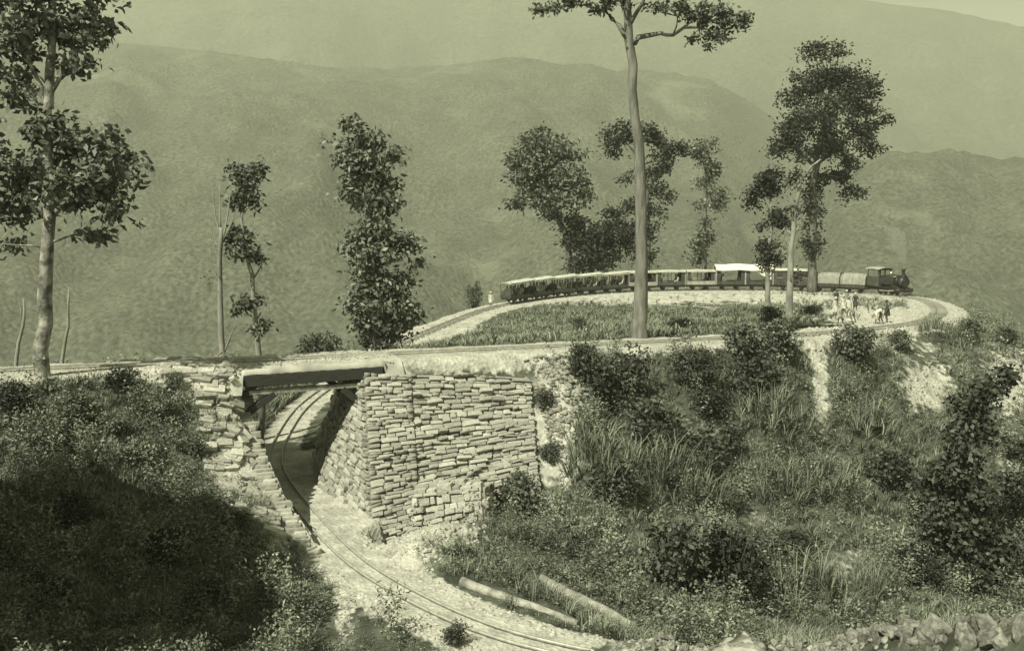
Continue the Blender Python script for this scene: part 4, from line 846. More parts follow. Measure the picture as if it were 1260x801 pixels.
def arc_roof(root, L, wd, z, rise, m, th=.05, tilt=0.0, name='roof', val=.12, nx=6):
    b = MB(); n = 10; prev = None
    for i in range(nx+1):
        x = -L/2+L*i/nx; sag = .025*math.sin(i/nx*math.pi*3)
        ro, ri = [], []
        for k in range(n+1):
            y = -wd/2+wd*k/n; zz = z+rise*(1-(2*k/n-1)**2)+tilt*(i/nx-.5)-sag
            ro.append(b.bm.verts.new((x, y, zz))); ri.append(b.bm.verts.new((x, y, zz-th)))
        ring = ro+ri[::-1]
        if prev:
            for k in range(len(ring)): b.bm.faces.new((prev[k], prev[(k+1) % len(ring)], ring[(k+1) % len(ring)], ring[k]))
        else: b.bm.faces.new(ring)
        prev = ring
    b.bm.faces.new(prev[::-1]); rf = b.build(name, m, root)
    if val:
        for s in (-1, 1): MB().box((0, s*(wd/2+.01), z-val/2-.02), (L-.06, .025, val)).build('valance', m, rf)
    return rf
def trolley(s0, s1, label, seed):
    c, a, L = seat_on(s0, s1); L -= .12; r = thing('trolley_car', label, 'railway carriage', c, a, 'open trolley cars at the tail of the train'); underframe(r, L)
    for x in (-L/2+.1, L/2-.1): MB().box((x, 0, 1.0), (.06, 1.5, .74)).build('end_panel', M_CARWOOD, r, .01)
    for s in (-1, 1): MB().box((0, s*.76, .76), (L-.3, .05, .24)).build('side_board', M_CARWOOD, r, .01)
    for x, f in ((-L*.30, 1), (L*.06, -1), (L*.30, -1)):
        b = MB().box((x, 0, .94), (.46, 1.4, .06)).box((x, 0, .78), (.08, 1.3, .3)).build('bench', M_CARWOOD, r); MB().box((x-f*.25, 0, 1.22), (.05, 1.4, .5)).build('backrest', M_CARWOOD, b)
    for x in (-L/2+.14, 0, L/2-.14):
        for s in (-1, 1): MB().box((x, s*.76, 1.5), (.06, .06, 1.76)).build('post', M_CARWOOD, r)
    arc_roof(r, L-.02, 1.86, 2.33, .14, M_CANVAS, tilt=.30); MB().box((L/2-.1, 0, 2.3), (.05, 1.7, .12)).build('roof_end_board', M_CARWOOD, r)
    return r, c, a, L
def semi(s0, s1, label, seed, z=2.42):
    c, a, L = seat_on(s0, s1); L -= .12; r = thing('passenger_wagon', label, 'railway carriage', c, a, 'half open wagons in the middle of the train'); underframe(r, L)
    for s in (-1, 1):
        MB().box((0, s*.8, .86), (L-.16, .06, .46)).build('side_panel', M_CARPALE if seed % 2 else M_CARWOOD, r, .01)
        for x in (-L/2+.33, L/2-.33): MB().box((x, s*.8, 1.73), (.5, .055, 1.26)).build('corner_panel', M_CARWOOD, r, .01)
        MB().box((0, s*.8, 1.73), (.07, .06, 1.26)).build('post', M_CARWOOD, r)
        for x in (-L/2+.05, L/2-.05): MB().box((x, s*.81, 1.5), (.09, .08, 1.75)).build('end_post', M_CARPALE, r)
    for x in (-L/2+.06, L/2-.06): MB().box((x, 0, 1.1), (.05, 1.5, .95)).build('end_panel', M_CARWOOD, r)
    for x, f in ((-L*.25, 1), (L*.25, -1)):
        b = MB().box((x, 0, .98), (.45, 1.4, .06)).box((x, 0, .8), (.08, 1.3, .32)).build('bench', M_CARWOOD, r); MB().box((x-f*.25, 0, 1.25), (.05, 1.4, .5)).build('backrest', M_CARWOOD, b)
    arc_roof(r, L, 1.92, z, .10, M_CANVAS, val=.16); return r, c, a, L
def canvas_coach(s0, s1, label, curtain):
    c, a, L = seat_on(s0, s1); L -= .1; r = thing('canvas_roofed_coach', label, 'railway carriage', c, a); underframe(r, L)
    for s in (-1, 1):
        MB().box((0, s*.82, .86), (L-.16, .06, .46)).build('side_panel', M_CARWOOD, r, .01)
        for x in (-L/2+.05, L/2-.05): MB().box((x, s*.83, 1.62), (.1, .09, 2.0)).build('end_post', M_CARPALE, r)
        for x in (-L/2+.36, L/2-.36): MB().box((x, s*.82, 1.75), (.46, .055, 1.3)).build('corner_panel', M_CARWOOD, r, .01)
    for x in (-L/2+.06, L/2-.06): MB().box((x, 0, 1.1), (.05, 1.5, .95)).build('end_panel', M_CARWOOD, r)
    for x, f in ((-L*.25, 1), (L*.25, -1)):
        b = MB().box((x, 0, .98), (.45, 1.4, .06)).box((x, 0, .8), (.08, 1.3, .32)).build('bench', M_CARWOOD, r); MB().box((x-f*.25, 0, 1.25), (.05, 1.4, .5)).build('backrest', M_CARWOOD, b)
    bb_ = MB(); n = 8; prev = None
    for i in range(9):
        x = -L/2-.03+(L+.06)*i/8; sg = .05*math.sin(i/8*math.pi*2); ring = [bb_.bm.verts.new((x, y, z-sg)) for y, z in ((-1.12, 2.48), (-.55, 2.98), (0, 3.2), (.55, 2.98), (1.12, 2.48), (1.1, 2.42), (.5, 2.9), (0, 3.12), (-.5, 2.9), (-1.1, 2.42))]
        if prev:
            for k in range(10): bb_.bm.faces.new((prev[k], prev[(k+1) % 10], ring[(k+1) % 10], ring[k]))
        else: bb_.bm.faces.new(ring)
        prev = ring
    bb_.bm.faces.new(prev[::-1]); bb_.build('canvas_roof', M_CANVASW, r)
    if curtain:
        cb = MB(); vs = []
        for i in range(9):
            t = i/8; x = L*.42-t*L*.55; d = -1.1*(1-t)**.8-.06; vs.append((cb.bm.verts.new((x, -.87-.04*math.sin(i*1.7), 2.44)), cb.bm.verts.new((x, -.89-.05*math.sin(i*1.7+1), 2.44+d))))
        for p_, q_ in zip(vs, vs[1:]): cb.bm.faces.new((p_[0], q_[0], q_[1], p_[1]))
        co = cb.build('curtain', M_CANVASW, r); so_ = co.modifiers.new('thickness', 'SOLIDIFY'); so_.thickness = .02
    return r, c, a, L
def van(s0, s1, label):
    c, a, L = seat_on(s0, s1); L -= .1; r = thing('covered_van', label, 'railway van', c, a); underframe(r, L)
    b = MB(); H_ = 1.85
    for s in (-1, 1): b.box((0, s*.82, .64+H_/2), (L-.1, .06, H_))
    for s in (-1, 1): b.box((s*(L/2-.06), 0, .64+H_/2), (.06, 1.58, H_))
    b.build('body', M_CARWOOD, r)
    for s in (-1, 1):
        d = MB().box((0, s*.865, 1.5), (.85, .04, 1.6)).build('door', M_CARWOOD, r, .008); MB().box((.3, s*.9, 1.5), (.05, .04, .18)).build('handle', M_IRON, d)
        for x in (-L*.32, L*.32):
            w_ = MB().box((x, s*.86, 1.85), (.62, .03, .56)).build('window', M_IRON, r); MB().box((x, s*.88, 1.55), (.7, .05, .06)).build('sill', M_CARPALE, w_)
        for k in range(7): MB().box((-L/2+.2+k*(L-.4)/6, s*.862, 1.5), (.05, .03, 1.74)).build('batten', M_CARWOOD, r)
    arc_roof(r, L+.05, 1.95, 2.5, .22, M_CANVAS, val=0); return r
def tarp_wagon(s0, s1, label):
    c, a, L = seat_on(s0, s1); L -= .1; r = thing('tarpaulin_wagon', label, 'goods wagon', c, a); underframe(r, L)
    for s in (-1, 1):
        MB().box((0, s*.8, .9), (L-.1, .06, .54)).build('side_board', M_CARWOOD, r, .01); MB().box((s*(L/2-.06), 0, .9), (.06, 1.55, .54)).build('end_board', M_CARWOOD, r, .01)
        for x in (-L*.3, 0, L*.3): MB().box((x, s*.845, .9), (.07, .03, .58)).build('strap', M_IRON, r)
    b = MB(); prev = None
    for i in range(11):
        x = -L/2+L*i/10; e = min(1, .86+.5*min(i, 10-i)); ring = []
        for k in range(15):
            t = math.pi*k/14; y = -math.cos(t)*.9; z = 1.12+1.22*e*math.sin(t)**.62+.02*math.sin(i*2.3+k); ring.append(b.bm.verts.new((x, y, z if 0 < k < 14 else .98)))
        if prev:
            for k in range(14):
                f = b.bm.faces.new((prev[k], prev[k+1], ring[k+1], ring[k])); f.smooth = True
        b.bm.faces.new(ring); prev = ring
    tp_ = b.build('tarpaulin', M_TARP, r)
    for x in (-L*.4, 0, L*.4): MB().tube([(x, math.cos(math.pi*k/14)*-.93, 1.14+1.24*math.sin(math.pi*k/14)**.62) for k in range(15)], .018, 5).build('rope', M_CARPALE, tp_)
    MB().tube([(-L/2+.02, -math.cos(math.pi*k/14)*.95, 1.06+1.3*math.sin(math.pi*k/14)**.62) for k in range(15)], .06, 6).build('hoop', M_IRON, r)
    return r
def engine(sc):
    c = tp(sc)+np.array((0, 0, .07)); d = tp(sc+2)-tp(sc-2); a = math.atan2(d[1], d[0])
    r = thing('steam_engine', 'small black saddle-tank steam engine at the head of the train', 'locomotive', c, a)
    b = MB()
    for s in (-1, 1): b.box((-.1, s*.5, .56), (4.3, .07, .34))
    b.box((-.2, 0, .74), (4.2, 1.5, .06)); b.build('frame', M_IRON, r)
    for x in (2.1, -2.3): MB().box((x, 0, .52), (.12, 1.75, .34)).tube([(x, 0, .55), (x+(.22 if x > 0 else -.22), 0, .55)], .13, 12).build('buffer_beam', M_IRON, r)
    MB().tube([(-.6, 0, 1.32), (1.35, 0, 1.32)], .46, 20).build('boiler', M_IRON, r)
    sbx = MB().tube([(1.3, 0, 1.30), (2.0, 0, 1.30)], .52, 20).build('smokebox', M_IRON, r); MB().tube([(2.0, 0, 1.3), (2.05, 0, 1.3)], .43, 20).tube([(2.05, 0, 1.3), (2.12, 0, 1.3)], .05, 8).build('smokebox_door', M_IRON, sbx)
    MB().prism([(-.70, 1.0), (-.78, 1.35), (-.66, 1.72), (-.35, 1.93), (.35, 1.93), (.66, 1.72), (.78, 1.35), (.70, 1.0), (.5, 1.0), (.5, 1.5), (.2, 1.78), (-.2, 1.78), (-.5, 1.5), (-.5, 1.0)], -.55, 1.15)
    st = MB().prism([(-.70, 1.0), (-.78, 1.35), (-.66, 1.72), (-.35, 1.93), (.35, 1.93), (.66, 1.72), (.78, 1.35), (.70, 1.0), (.48, 1.0), (.48, 1.5), (.2, 1.79), (-.2, 1.79), (-.48, 1.5), (-.48, 1.0)], -1.15, .55)
    o = st.build('saddle_tank', M_IRON, r); o.rotation_euler = (0, 0, -math.pi/2); o.rotation_euler = (0, 0, math.pi/2)
    MB().tube([(1.66, 0, 1.78), (1.66, 0, 1.9), (1.66, 0, 2.45), (1.66, 0, 2.5), (1.66, 0, 2.62)], [.2, .13, .15, .21, .19], 16).build('chimney', M_IRON, r)
    MB().tube([(.1, 0, 1.9), (.1, 0, 2.1), (.1, 0, 2.24), (.1, 0, 2.32)], [.22, .21, .16, .03], 16).build('dome', M_BRASS, r)
    hl = MB().tube([(2.0, 0, 1.98), (2.26, 0, 1.98)], .17, 14).box((2.08, 0, 1.8), (.12, .12, .16)).build('headlamp', M_IRON, r); MB().tube([(2.26, 0, 1.98), (2.28, 0, 1.98)], .14, 14).build('lens', M_BRASS, hl)
    for s in (-1, 1):
        MB().tube([(1.35, s*.66, .52), (1.95, s*.66, .50)], .2, 14).build('cylinder', M_IRON, r)
        MB().bar((1.35, s*.62, .5), (.25, s*.62, .36), .06, .09).build('connecting_rod', M_RAIL, r); MB().bar((.65, s*.58, .36), (-.85, s*.58, .36), .05, .08).build('coupling_rod', M_RAIL, r)
        b = MB(); b.box((-1.45, s*.82, 1.25), (1.5, .05, .96)); b.box((-2.16, s*.82, 2.1), (.1, .05, .76)); b.box((-.78, s*.82, 2.1), (.16, .05, .76)); b.box((-1.45, s*.82, 2.42), (1.5, .05, .14)); b.build('cab_side', M_CARWOOD, r)
        MB().tube([(-.6, s*.55, 1.98), (1.4, s*.55, 1.8)], .02, 6).build('handrail', M_BRASS, r)
        MB().box((1.95, s*.8, .3), (.3, .1, .06)).build('step', M_IRON, r)
    b = MB(); b.box((-.73, 0, 1.25), (.05, 1.6, .96)); b.box((-.73, 0, 2.42), (.05, 1.6, .14)); b.box((-.73, .72, 2.1), (.05, .16, .76)); b.box((-.73, -.72, 2.1), (.05, .16, .76)); b.box((-.73, 0, 2.1), (.05, .16, .76)); b.build('cab_front', M_CARWOOD, r)
    MB().box((-2.19, 0, 1.2), (.05, 1.6, .9)).build('cab_back', M_CARWOOD, r)
    arc_roof(r, 1.95, 1.95, 2.5, .14, M_CARPALE, name='cab_roof', val=0).location.x = -1.45
    MB().box((-.9, 0, 1.1), (.5, .9, .7)).build('firebox', M_IRON, r)
    cow = MB()
    for k in range(7):
        y = -.66+k*.22; cow.bar((2.16, y, .42), (2.52-.35*abs(y)*.6, y*.75, .1), .05, .05)
    cow.box((2.3, 0, .1), (.4, 1.1, .06)); cow.build('cowcatcher', M_IRON, r)
    wheels(r, (.65, -.85), .33, WHL); return r, c, a
ends = [622, 651, 676, 705, 737, 771, 806, 843, 878, 916, 952, 998, 1034, 1069]
ss_ = [s_at(e) for e in ends]
cars = []
TL_ = ['tail trolley car, rearmost of the open canopied cars', 'second open trolley car from the tail, crowded under its canopy', 'third open trolley car from the tail, crowded under its canopy', 'fourth open trolley car from the tail, in front of the bushy tree', 'fifth open trolley car from the tail, just left of the tall bare trunk']
for k in range(5): cars.append(trolley(ss_[k], ss_[k+1], TL_[k], k))
SL_ = ['half open wagon partly hidden by the tall bare trunk', 'half open wagon just right of the tall bare trunk', 'half open wagon next to the white canvas roof']
for k in range(5, 8): cars.append(semi(ss_[k], ss_[k+1], SL_[k-5], k))
cars.append(canvas_coach(ss_[8], ss_[9], 'high coach under a white canvas roof, left of the pale trees', False)); cars.append(canvas_coach(ss_[9], ss_[10], 'high coach under white canvas with a curtain hanging, behind the pale thin tree', True))
van(ss_[10], ss_[11], 'dark closed van with a pale roof behind the pale forked tree')
tarp_wagon(ss_[11], ss_[12], 'rear one of two wagons sheeted with rounded grey tarpaulin'); tarp_wagon(ss_[12], ss_[13], 'tarpaulin-sheeted wagon coupled to the steam engine')
eng, ec, ea = engine(ss_[13]+3.1); eng.scale = (1.2, 1.2, 1.2)

# ------------------------------------------------------------------ people
def skin_body(name, J, E, radii, mats, cloth_fn):
    me = bpy.data.meshes.new('tmp'); me.from_pydata(J, E, []); o = bpy.data.objects.new('tmp', me); C.objects.link(o)
    m = o.modifiers.new('s', 'SKIN'); 
    if not me.skin_vertices: 
        bm = bmesh.new(); bm.from_mesh(me); bm.verts.layers.skin.verify(); bm.to_mesh(me); bm.free()
    for i, r_ in enumerate(radii): me.skin_vertices[0].data[i].radius = (r_, r_); me.skin_vertices[0].data[i].use_root = (i == 0)
    sb = o.modifiers.new('b', 'SUBSURF'); sb.levels = 1
    dg = bpy.context.evaluated_depsgraph_get(); out = bpy.data.meshes.new_from_object(o.evaluated_get(dg)); bpy.data.objects.remove(o); bpy.data.meshes.remove(me)
    out.name = name; out.materials.clear()
    for q in mats: out.materials.append(q)
    for p in out.polygons: p.material_index = cloth_fn(p.center); p.use_smooth = True
    return out
def pose(hip, chest, neck, head, legs, arms):
    J = [hip, ((Vector(hip)+Vector(chest))/2), chest, neck, head]; E = [(0, 1), (1, 2), (2, 3), (3, 4)]; Rr = [.15, .14, .155, .06, .085]
    nose = Vector(head)+Vector((.1, 0, -.01)); J.append(nose); E.append((4, 5)); Rr.append(.03); top = Vector(head)+Vector((0, 0, .07)); J.append(top); E.append((4, 6)); Rr.append(.085)
    for L_ in legs:
        p = 0
        for q, rr in zip(L_, (.105, .07, .045, .04)): J.append(q); E.append((p, len(J)-1)); Rr.append(rr); p = len(J)-1
    for A_ in arms:
        p = 2
        for q, rr in zip(A_, (.065, .045, .035, .03)): J.append(q); E.append((p, len(J)-1)); Rr.append(rr); p = len(J)-1
        hand = Vector(A_[3]); fd = (hand-Vector(A_[2])).normalized(); sd = Vector((0, 1, 0)) if abs(fd.y) < .8 else Vector((1, 0, 0))
        for f_ in (-.03, -.01, .01, .03): J.append(hand+fd*(.085-abs(f_))+sd*f_); E.append((p, len(J)-1)); Rr.append(.011)
        J.append(hand+fd*.035+sd*.06); E.append((p, len(J)-1)); Rr.append(.012)
    return [tuple(j) for j in J], E, Rr
def stand_pose(st=.0): return pose((0, 0, .92), (.02, 0, 1.32), (.03, 0, 1.49), (.05, 0, 1.6), [[(0, s*.1, .86), (.04+s*st, s*.11, .49), (-.02+s*st*1.3, s*.11, .09), (.12+s*st*1.3, s*.13, .04)] for s in (-1, 1)], [[(.01, s*.2, 1.38), (-.03, s*.27, 1.1), (.09, s*.25, .87), (.13, s*.24, .79)] for s in (-1, 1)])
def sit_pose(): return pose((0, 0, .12), (.03, 0, .52), (.05, 0, .69), (.08, 0, .81), [[(.06, s*.1, .1), (.44, s*.13, .12), (.42, s*.12, -.28), (.54, s*.12, -.33)] for s in (-1, 1)], [[(.02, s*.2, .58), (.06, s*.25, .32), (.26, s*.2, .2), (.34, s*.17, .18)] for s in (-1, 1)])
def bend_pose(): return pose((0, 0, .86), (.33, 0, 1.08), (.47, 0, 1.14), (.57, 0, 1.16), [[(0, s*.1, .8), (.08+s*.08, s*.12, .47), (-.04+s*.1, s*.12, .09), (.1+s*.1, s*.13, .04)] for s in (-1, 1)], [[(.36, s*.18, 1.05), (.48, s*.2, .78), (.6, s*.12, .58), (.63, s*.1, .5)] for s in (-1, 1)])
BODY = {}
for nm, ps in (('stand', stand_pose(.03)), ('walk', stand_pose(.16)), ('sit', sit_pose()), ('bend', bend_pose())):
    J, E, Rr = ps; hz = J[4][2]
    for cn, cm in (('white', M_CLOTHW), ('dark', M_CLOTHD), ('grey', M_CLOTHG)):
        def cf(p, nm=nm, hd=Vector(J[4]), J=J):
            if (p-hd).length < .2: return 0
            if min((p-Vector(j)).length for j in J[11:15]) < .02: return 0
            if nm != 'sit' and p.z < .42: return 0
            if nm == 'sit' and p.z < -.1: return 0
            return 1
        BODY[nm, cn] = (skin_body('body', J, E, Rr, [M_SKIN, cm], cf), J)
def cap_mesh(m, hat):
    b = MB()
    if hat: b.tube([(0, 0, .06), (0, 0, .075), (0, 0, .08), (0, 0, .16), (0, 0, .19)], [.17, .17, .105, .09, .05], 12)
    else: b.tube([(-.02, 0, .02), (-.01, 0, .06), (-.01, 0, .12), (-.01, 0, .17), (-.01, 0, .2)], [.105, .135, .135, .1, .03], 12)
    return b.mesh('hat' if hat else 'turban', m)
CAPS = [cap_mesh(M_CLOTHW, 0), cap_mesh(M_CLOTHG, 0), cap_mesh(M_CLOTHD, 1), cap_mesh(M_CLOTHW, 1)]
def skirt(m, r0, r1, h, z): 
    b = MB(); b.tube([(0, 0, z), (0, 0, z-h*.5), (.0, 0, z-h)], [r0, (r0+r1)/2, r1], 14, caps=False); return b.mesh('tunic', m)
TUN = {'white': skirt(M_CLOTHW, .175, .25, .52, 1.06), 'dark': skirt(M_CLOTHD, .175, .24, .5, 1.06), 'grey': skirt(M_CLOTHG, .175, .24, .5, 1.06)}
def person(loc, rz, pose_, cl, label, cap=0, group=None, sc=1.0):
    r = thing('person', label, 'person', loc, rz, group); me, J = BODY[pose_, cl]
    o = link(bpy.data.objects.new('body', me), r); o.scale = (sc,)*3
    if cap is not None:
        h = link(bpy.data.objects.new(CAPS[cap].name.split('.')[0], CAPS[cap]), r); h.location = Vector(J[4])*sc; h.scale = (sc,)*3
        if pose_ == 'bend': h.rotation_euler = (0, .9, 0)
    if pose_ in ('stand', 'walk'): t = link(bpy.data.objects.new('tunic', TUN[cl]), r); t.scale = (sc,)*3
    return r
rnd = random.Random(77); words = ['tail', 'second', 'third', 'fourth', 'fifth']
def ride(car, x, y, face, cl, cap, label, group, z):
    r, c, a, L = car; ca, sa = math.cos(a), math.sin(a); p = Vector((c[0]+ca*x-sa*y, c[1]+sa*x+ca*y, c[2]+z)); person(p, a+(0 if face > 0 else math.pi), 'sit', cl, label, cap, group)
for k in range(5):
    L = cars[k][3]; g = 'passengers in the %s open trolley car' % words[k]
    for x, f in ((-L*.30, 1), (L*.06, -1), (L*.30, -1)):
        for y in (-.48, 0, .46):
            if rnd.random() < .95: ride(cars[k], x-f*.02, y, f, rnd.choice(['white', 'white', 'dark', 'grey']), rnd.choice([0, 2, 2, 3, 1]), 'passenger seated under the canopy of the %s open trolley car from the tail' % words[k] if k else 'passenger seated under the canopy of the tail trolley car', g, .93)
wd_ = ['half open wagon behind the tall bare trunk', 'half open wagon right of the tall bare trunk', 'half open wagon next to the white canvas roof', 'high coach under white canvas', 'high coach with the hanging curtain']
for k in range(5, 10):
    L = cars[k][3]
    for x, f in ((-L*.25, 1), (L*.25, -1)):
        for y in (-.45, .4):
            if rnd.random() < .55: ride(cars[k], x-f*.02, y, f, rnd.choice(['white', 'dark', 'grey']), rnd.choice([0, 1, 2]), 'passenger seated in the '+wd_[k-5], 'passengers in the '+wd_[k-5], .97)
person(P(604, 378.5, D=TR[iF[np.abs(PXF[:, 0]-604).argmin()], 1]+1.2)*[1, 1, 0]+[0, 0, tp(s_at(622)-3)[2]-.1], -1.6, 'stand', 'white', 'person in white standing beside the far track behind the tail of the train', 0)
def stand_at(px, py, **k): p = hit(px, py); return person(p-np.array((0, 0, .02)), **k)
GP = 'people gathered by the two tarpaulin wagons'
for px, py, rz, ps, cl, cap, lab in [(1029, 377, -1.4, 'stand', 'dark', 2, 'person in dark clothes standing tallest at the left of the waiting crowd'), (1037, 386, -1.2, 'stand', 'white', 0, 'person in white with turban in the middle of the waiting crowd'), (1027, 391, -1.0, 'stand', 'white', 0, 'person in white at the front left of the waiting crowd'),
     (1044, 392, -1.9, 'stand', 'white', 1, 'person in white with grey turban at the front of the waiting crowd'), (1052, 383, -1.8, 'stand', 'dark', 0, 'person in dark clothes with white turban at the right of the crowd'), (1034, 398, -1.5, 'bend', 'white', 0, 'person in white stooping low at the front of the waiting crowd'), (1050, 397, 2.6, 'bend', 'grey', 1, 'person in grey stooping at the front right of the waiting crowd'), (1041, 378, -1.5, 'stand', 'grey', 0, 'person in grey at the back of the waiting crowd')]:
    stand_at(px, py, rz=rz, pose_=ps, cl=cl, label=lab, cap=cap, group=GP)
for px, py, rz, ps, cl, cap, lab in [(1091, 397, 2.9, 'stand', 'dark', 2, 'worker in dark clothes standing upright on the ground inside the bend'), (1077, 399, .3, 'bend', 'white', 1, 'worker in white bent over nearest the crowd inside the bend'), (1084, 399, 2.7, 'bend', 'grey', 2, 'worker in grey stooping beside the standing worker inside the bend')]:
    stand_at(px, py, rz=rz, pose_=ps, cl=cl, label=lab, cap=cap, group='workers inside the bend')

# ------------------------------------------------------------------ logs, poles, rubble, loose stones
def log(pts, r, label, m=M_PALEWOOD):
    a, b = np.array(pts[0]), np.array(pts[1]); c = (a+b)/2; root = thing('log', label, 'log', c)
    q = MB(); n = 9; P_ = [Vector(a+(b-a)*i/n-c)+Vector((random.gauss(0, .012), random.gauss(0, .012), random.gauss(0, .012))) for i in range(n+1)]
    q.tube(P_, [r*(1.12-.3*i/n+random.uniform(-.06, .06)) for i in range(n+1)], 10, jit=.12).build('trunk', m, root); return root
h0, h1 = hit(568, 719), hit(712, 771); log([h0+[0, 0, .08], h1+[0, 0, .06]], .17, 'long pale hewn log lying beside the lower track, the left one of two')
h0, h1 = hit(665, 716), hit(782, 776); log([h0+[0, 0, .10], h1+[0, 0, .08]], .19, 'long pale hewn log on the slope foot, the right one of two')
POLE = [MB().tube([(-1, 0, 0), (0, .02, .02), (1, 0, 0)], [.075, .07, .06], 7, jit=.1).mesh('pole', M_PALEWOOD) for _ in range(3)]
for g, (cx, cy, n, lab) in enumerate([(832, 377, 11, 'cut pole in the heap of timber on pale ground right of the tall bare trunk'), (880, 378, 10, 'cut pole in the heap of timber below the white canvas coach')]):
    for i in range(n):
        p = hit(cx+random.uniform(-17, 17), cy+random.uniform(-4, 5)); o = link(bpy.data.objects.new('pole', random.choice(POLE))); o.location = p+[0, 0, .1+.10*(i % 4)]
        o.rotation_euler = (random.gauss(0, .1), random.gauss(0, .08), random.gauss(.25, .5)); o.scale = (random.uniform(.7, 1.5),)+(1.25,)*2; tag(o, lab, 'pole', 'timber heap %s' % ['by the tall bare trunk', 'below the canvas coach'][g])
def craggy(k):
    rnd2 = random.Random(300+k); bm = bmesh.new()
    for _ in range(15):
        v = Vector((rnd2.gauss(0, 1), rnd2.gauss(0, 1), rnd2.gauss(0, 1))).normalized(); bm.verts.new(Vector((v.x, v.y*.85, v.z*.75))*rnd2.uniform(.75, 1.05))
    r_ = bmesh.ops.convex_hull(bm, input=bm.verts[:])
    for v in [g for g in r_['geom_interior'] if isinstance(g, bmesh.types.BMVert)]: bm.verts.remove(v)
    bmesh.ops.subdivide_edges(bm, edges=bm.edges[:], cuts=2, use_grid_fill=True)
    for v in bm.verts: v.co += v.co.normalized()*(.10*mnoise.fractal(v.co*2.2+Vector((k, 0, 0)), 1, 2, 2)*.7-.05*max(0, v.co.length-.85))
    me = bpy.data.meshes.new('rock'); bm.to_mesh(me); bm.free(); me.materials.append(M_RUBBLE); return me
CRAG = [craggy(k) for k in range(7)]
# rubble bank along the bottom right
rub_s = np.r_[0, np.cumsum(np.linalg.norm(np.diff(RUB[:, :2], axis=0), axis=1))]
def rub_at(t): s = t*rub_s[-1]; return np.array([np.interp(s, rub_s, RUB[:, j]) for j in range(3)])
BIG = [(1195, 765, .44, 'large pale angular block near the right end of the rubble bank'), (1238, 762, .40, 'pale block at the right end of the rubble bank against the edge'), (1152, 790, .46, 'long slanting slab low in the rubble bank at the right'), (1112, 788, .30, 'pale pointed rock in the rubble bank under the creeper-grown tree'), (1045, 782, .30, 'broad pale rock in the rubble bank below the big dark grass mound'), (1080, 768, .24, 'grey rock on the crest of the rubble bank below the dark shrub'),
       (1218, 792, .34, 'rock at the bottom edge under the right-end blocks'), (1180, 748, .30, 'upright rock standing on the crest of the rubble bank at the right'), (985, 795, .26, 'rock at the bottom edge in the dip of the rubble bank'), (860, 772, .24, 'pointed rock on the middle hump of the rubble bank'), (930, 783, .22, 'pale rock right of the middle hump of the rubble bank'), (1256, 782, .36, 'rock cut by the right edge in the rubble bank')]
rr_ = random.Random(9)
for px, py, sz, lab in BIG:
    sz *= .75; p = hit(px, py, 7); o = link(bpy.data.objects.new('rock', rr_.choice(CRAG))); o.location = p+[0, 0, sz*.1]; o.scale = (sz*rr_.uniform(.9, 1.3), sz*rr_.uniform(.8, 1.1), sz*rr_.uniform(.75, 1.05)); o.rotation_euler = [rr_.uniform(0, 6.3) for _ in range(3)]; tag(o, lab, 'rock')
for i in range(288):
    t = rr_.random()**.7; c = rub_at(.1+.88*t); D = c[1]; sz = (.08+.085*t)*rr_.uniform(.55, 1.5); d = rr_.uniform(-.5, 2.4 if t > .4 else 1.6); x, y = c[0]-d*.4+rr_.gauss(0, .3), c[1]-d
    o = link(bpy.data.objects.new('rubble_rock', rr_.choice(CRAG if sz > .2 else ROCKS))); o.location = (x, y, gz(x, y)+sz*rr_.uniform(.15, .6)); o.scale = (sz*rr_.uniform(.9, 1.5), sz*rr_.uniform(.8, 1.2), sz*rr_.uniform(.6, 1.0)); o.rotation_euler = [rr_.uniform(0, 6.3) for _ in range(3)]
    if t > .62: tag(o, 'rough angular rock among many in the coarse right half of the rubble bank', 'rock', 'rocks of the coarse right half of the rubble bank')
    else: tag(o, 'small rough rock among many in the finer left half of the rubble bank', 'rock', 'rocks of the finer left half of the rubble bank')
def chips(name, pos, smin, smax, m, rng=RNG):
    base = np.array([(1,0,0),(-1,0,0),(0,1,0),(0,-1,0),(0,0,.8),(0,0,-.8)], float); f = np.array([(0,2,4),(2,1,4),(1,3,4),(3,0,4),(2,0,5),(1,2,5),(3,1,5),(0,3,5)])
    n = len(pos); V = base[None]*rng.uniform(.65, 1.2, (n, 6, 1))+rng.normal(0, .16, (n, 6, 3)); s = rng.uniform(smin, smax, n)[:, None, None]; a = rng.uniform(0, 6.28, n); ca, sa = np.cos(a), np.sin(a)
    X = V[:, :, 0]*ca[:, None]*1.25-V[:, :, 1]*sa[:, None]; Y = V[:, :, 0]*sa[:, None]*1.25+V[:, :, 1]*ca[:, None]
    o0 = pos.mean(0); W_ = (np.stack([X, Y, V[:, :, 2]*.8], -1)*s+pos[:, None]-o0).reshape(-1, 3); o = obj_np(name, W_, (f[None]+(np.arange(n)*6)[:, None, None]).reshape(-1, 3), m); o.location = o0; return tag(o, kind='stuff')
ang = lambda X, Y: bil(PG, X, Y)
p_ = sample(9000, -30, 12, 26, 60, lambda X, Y: np.clip(ang(X, Y)-.25, 0, 1)*((bil(DUg, X, Y) > .5) | (bil(DUg, X, Y) < .2))*(bil(ONW, X, Y) < .5)*(bil(DLg, X, Y) > .55)); chips('loose_stones', p_, .03, .10, M_BALLAST)
p_ = sample(2600, -16, 3, 27, 46, lambda X, Y: np.clip(ang(X, Y)-.25, 0, 1)*(bil(DLg, X, Y) > 1.0)*(bil(ONW, X, Y) < .5)); chips('loose_stones', p_, .06, .16, M_BALLAST)
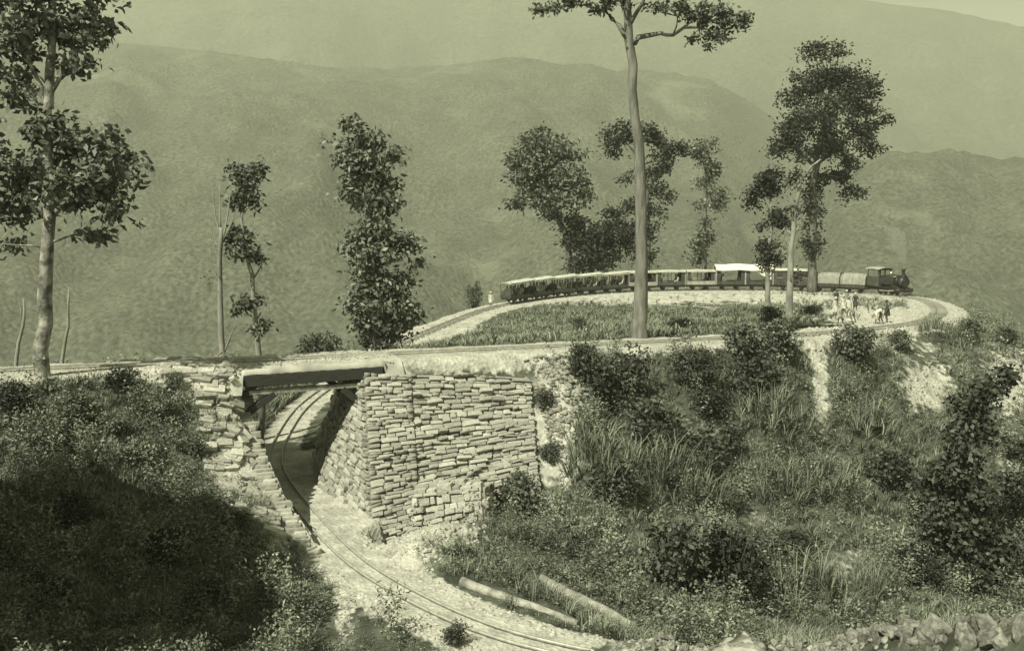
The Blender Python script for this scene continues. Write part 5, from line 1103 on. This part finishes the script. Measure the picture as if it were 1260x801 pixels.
p_ = sample(6000, -14, 48, 60, 128, lambda X, Y: np.clip(ang(X, Y)-.3, 0, 1)*(bil(DFg, X, Y) > .95)); chips('loose_stones', p_, .06, .2, M_BALLAST)
p_ = sample(5000, -6, 14, 9, 27, lambda X, Y: np.clip(ang(X, Y)-.3, 0, 1)); chips('loose_stones', p_, .03, .12, M_RUBBLE)
rb = np.random.default_rng(3); lx, ly = rb.uniform(-HL-.9, HL+.9, 700), rb.uniform(-2.05, 2.05, 700); k_ = np.abs(np.abs(ly)-.33) > .1; lx, ly = lx[k_], ly[k_]
p_ = np.c_[bc.x+math.cos(bang)*lx-math.sin(bang)*ly, bc.y+math.sin(bang)*lx+math.cos(bang)*ly, bc.z-.05-np.clip(np.abs(ly)-1.1, 0, 9)*.22]; chips('loose_stones', p_, .04, .10, M_BALLAST)
p_ = sample(420, .6, 4.5, 40, 49, lambda X, Y: np.clip(ang(X, Y)-.3, 0, 1)*(bil(DUg, X, Y) > 1.8)*(bil(ONW, X, Y) < .5)); chips('loose_stones', p_, .08, .24, M_STONE[1])
p_ = sample(1200, 14, 45, 36, 76, lambda X, Y: np.clip(ang(X, Y)-.35, 0, 1)*(bil(DUg, X, Y) > 1.6)); chips('loose_stones', p_, .05, .2, M_BALLAST)

# ------------------------------------------------------------------ steam and haze
def volume(name, dens, colr, aniso=0.2):
    m = bpy.data.materials.new(name); m.use_nodes = True; n = m.node_tree.nodes; n.remove(n['Principled BSDF']); v = n.new('ShaderNodeVolumePrincipled')
    v.inputs['Density'].default_value = dens; v.inputs['Color'].default_value = colr; v.inputs['Anisotropy'].default_value = aniso
    m.node_tree.links.new(v.outputs[0], n['Material Output'].inputs['Volume']); return m
ca, sa = math.cos(ea), math.sin(ea); ch = np.array((ec[0]+ca*2.0, ec[1]+sa*2.0, ec[2]+3.2))
b = MB(); b.tube([ch+np.array((-.025*i*i/6-.03*i, .02*i*i/6, .32*i)) for i in range(17)], [.16, .22, .3, .4, .5, .55, .68, .7, .85, .9, .98, 1.0, .95, .9, .7, .45, .12], 10, jit=.18)
st = b.build('steam', volume('steam_vapour', .14, (.97, .98, .9, 1))); tag(st, kind='stuff')
top = max(max(v.co.z for v in bpy.data.objects[n].data.vertices) for n in ('mountain', 'far_mountain', 'mountain_spur'))+15
hz = MB().box((0, 3000, (top-421)/2), (18200, 12200, top+421)).build('haze', volume('hazy_air', HAZE, (.86, .89, .73, 1), .1)) ; tag(hz, kind='stuff')
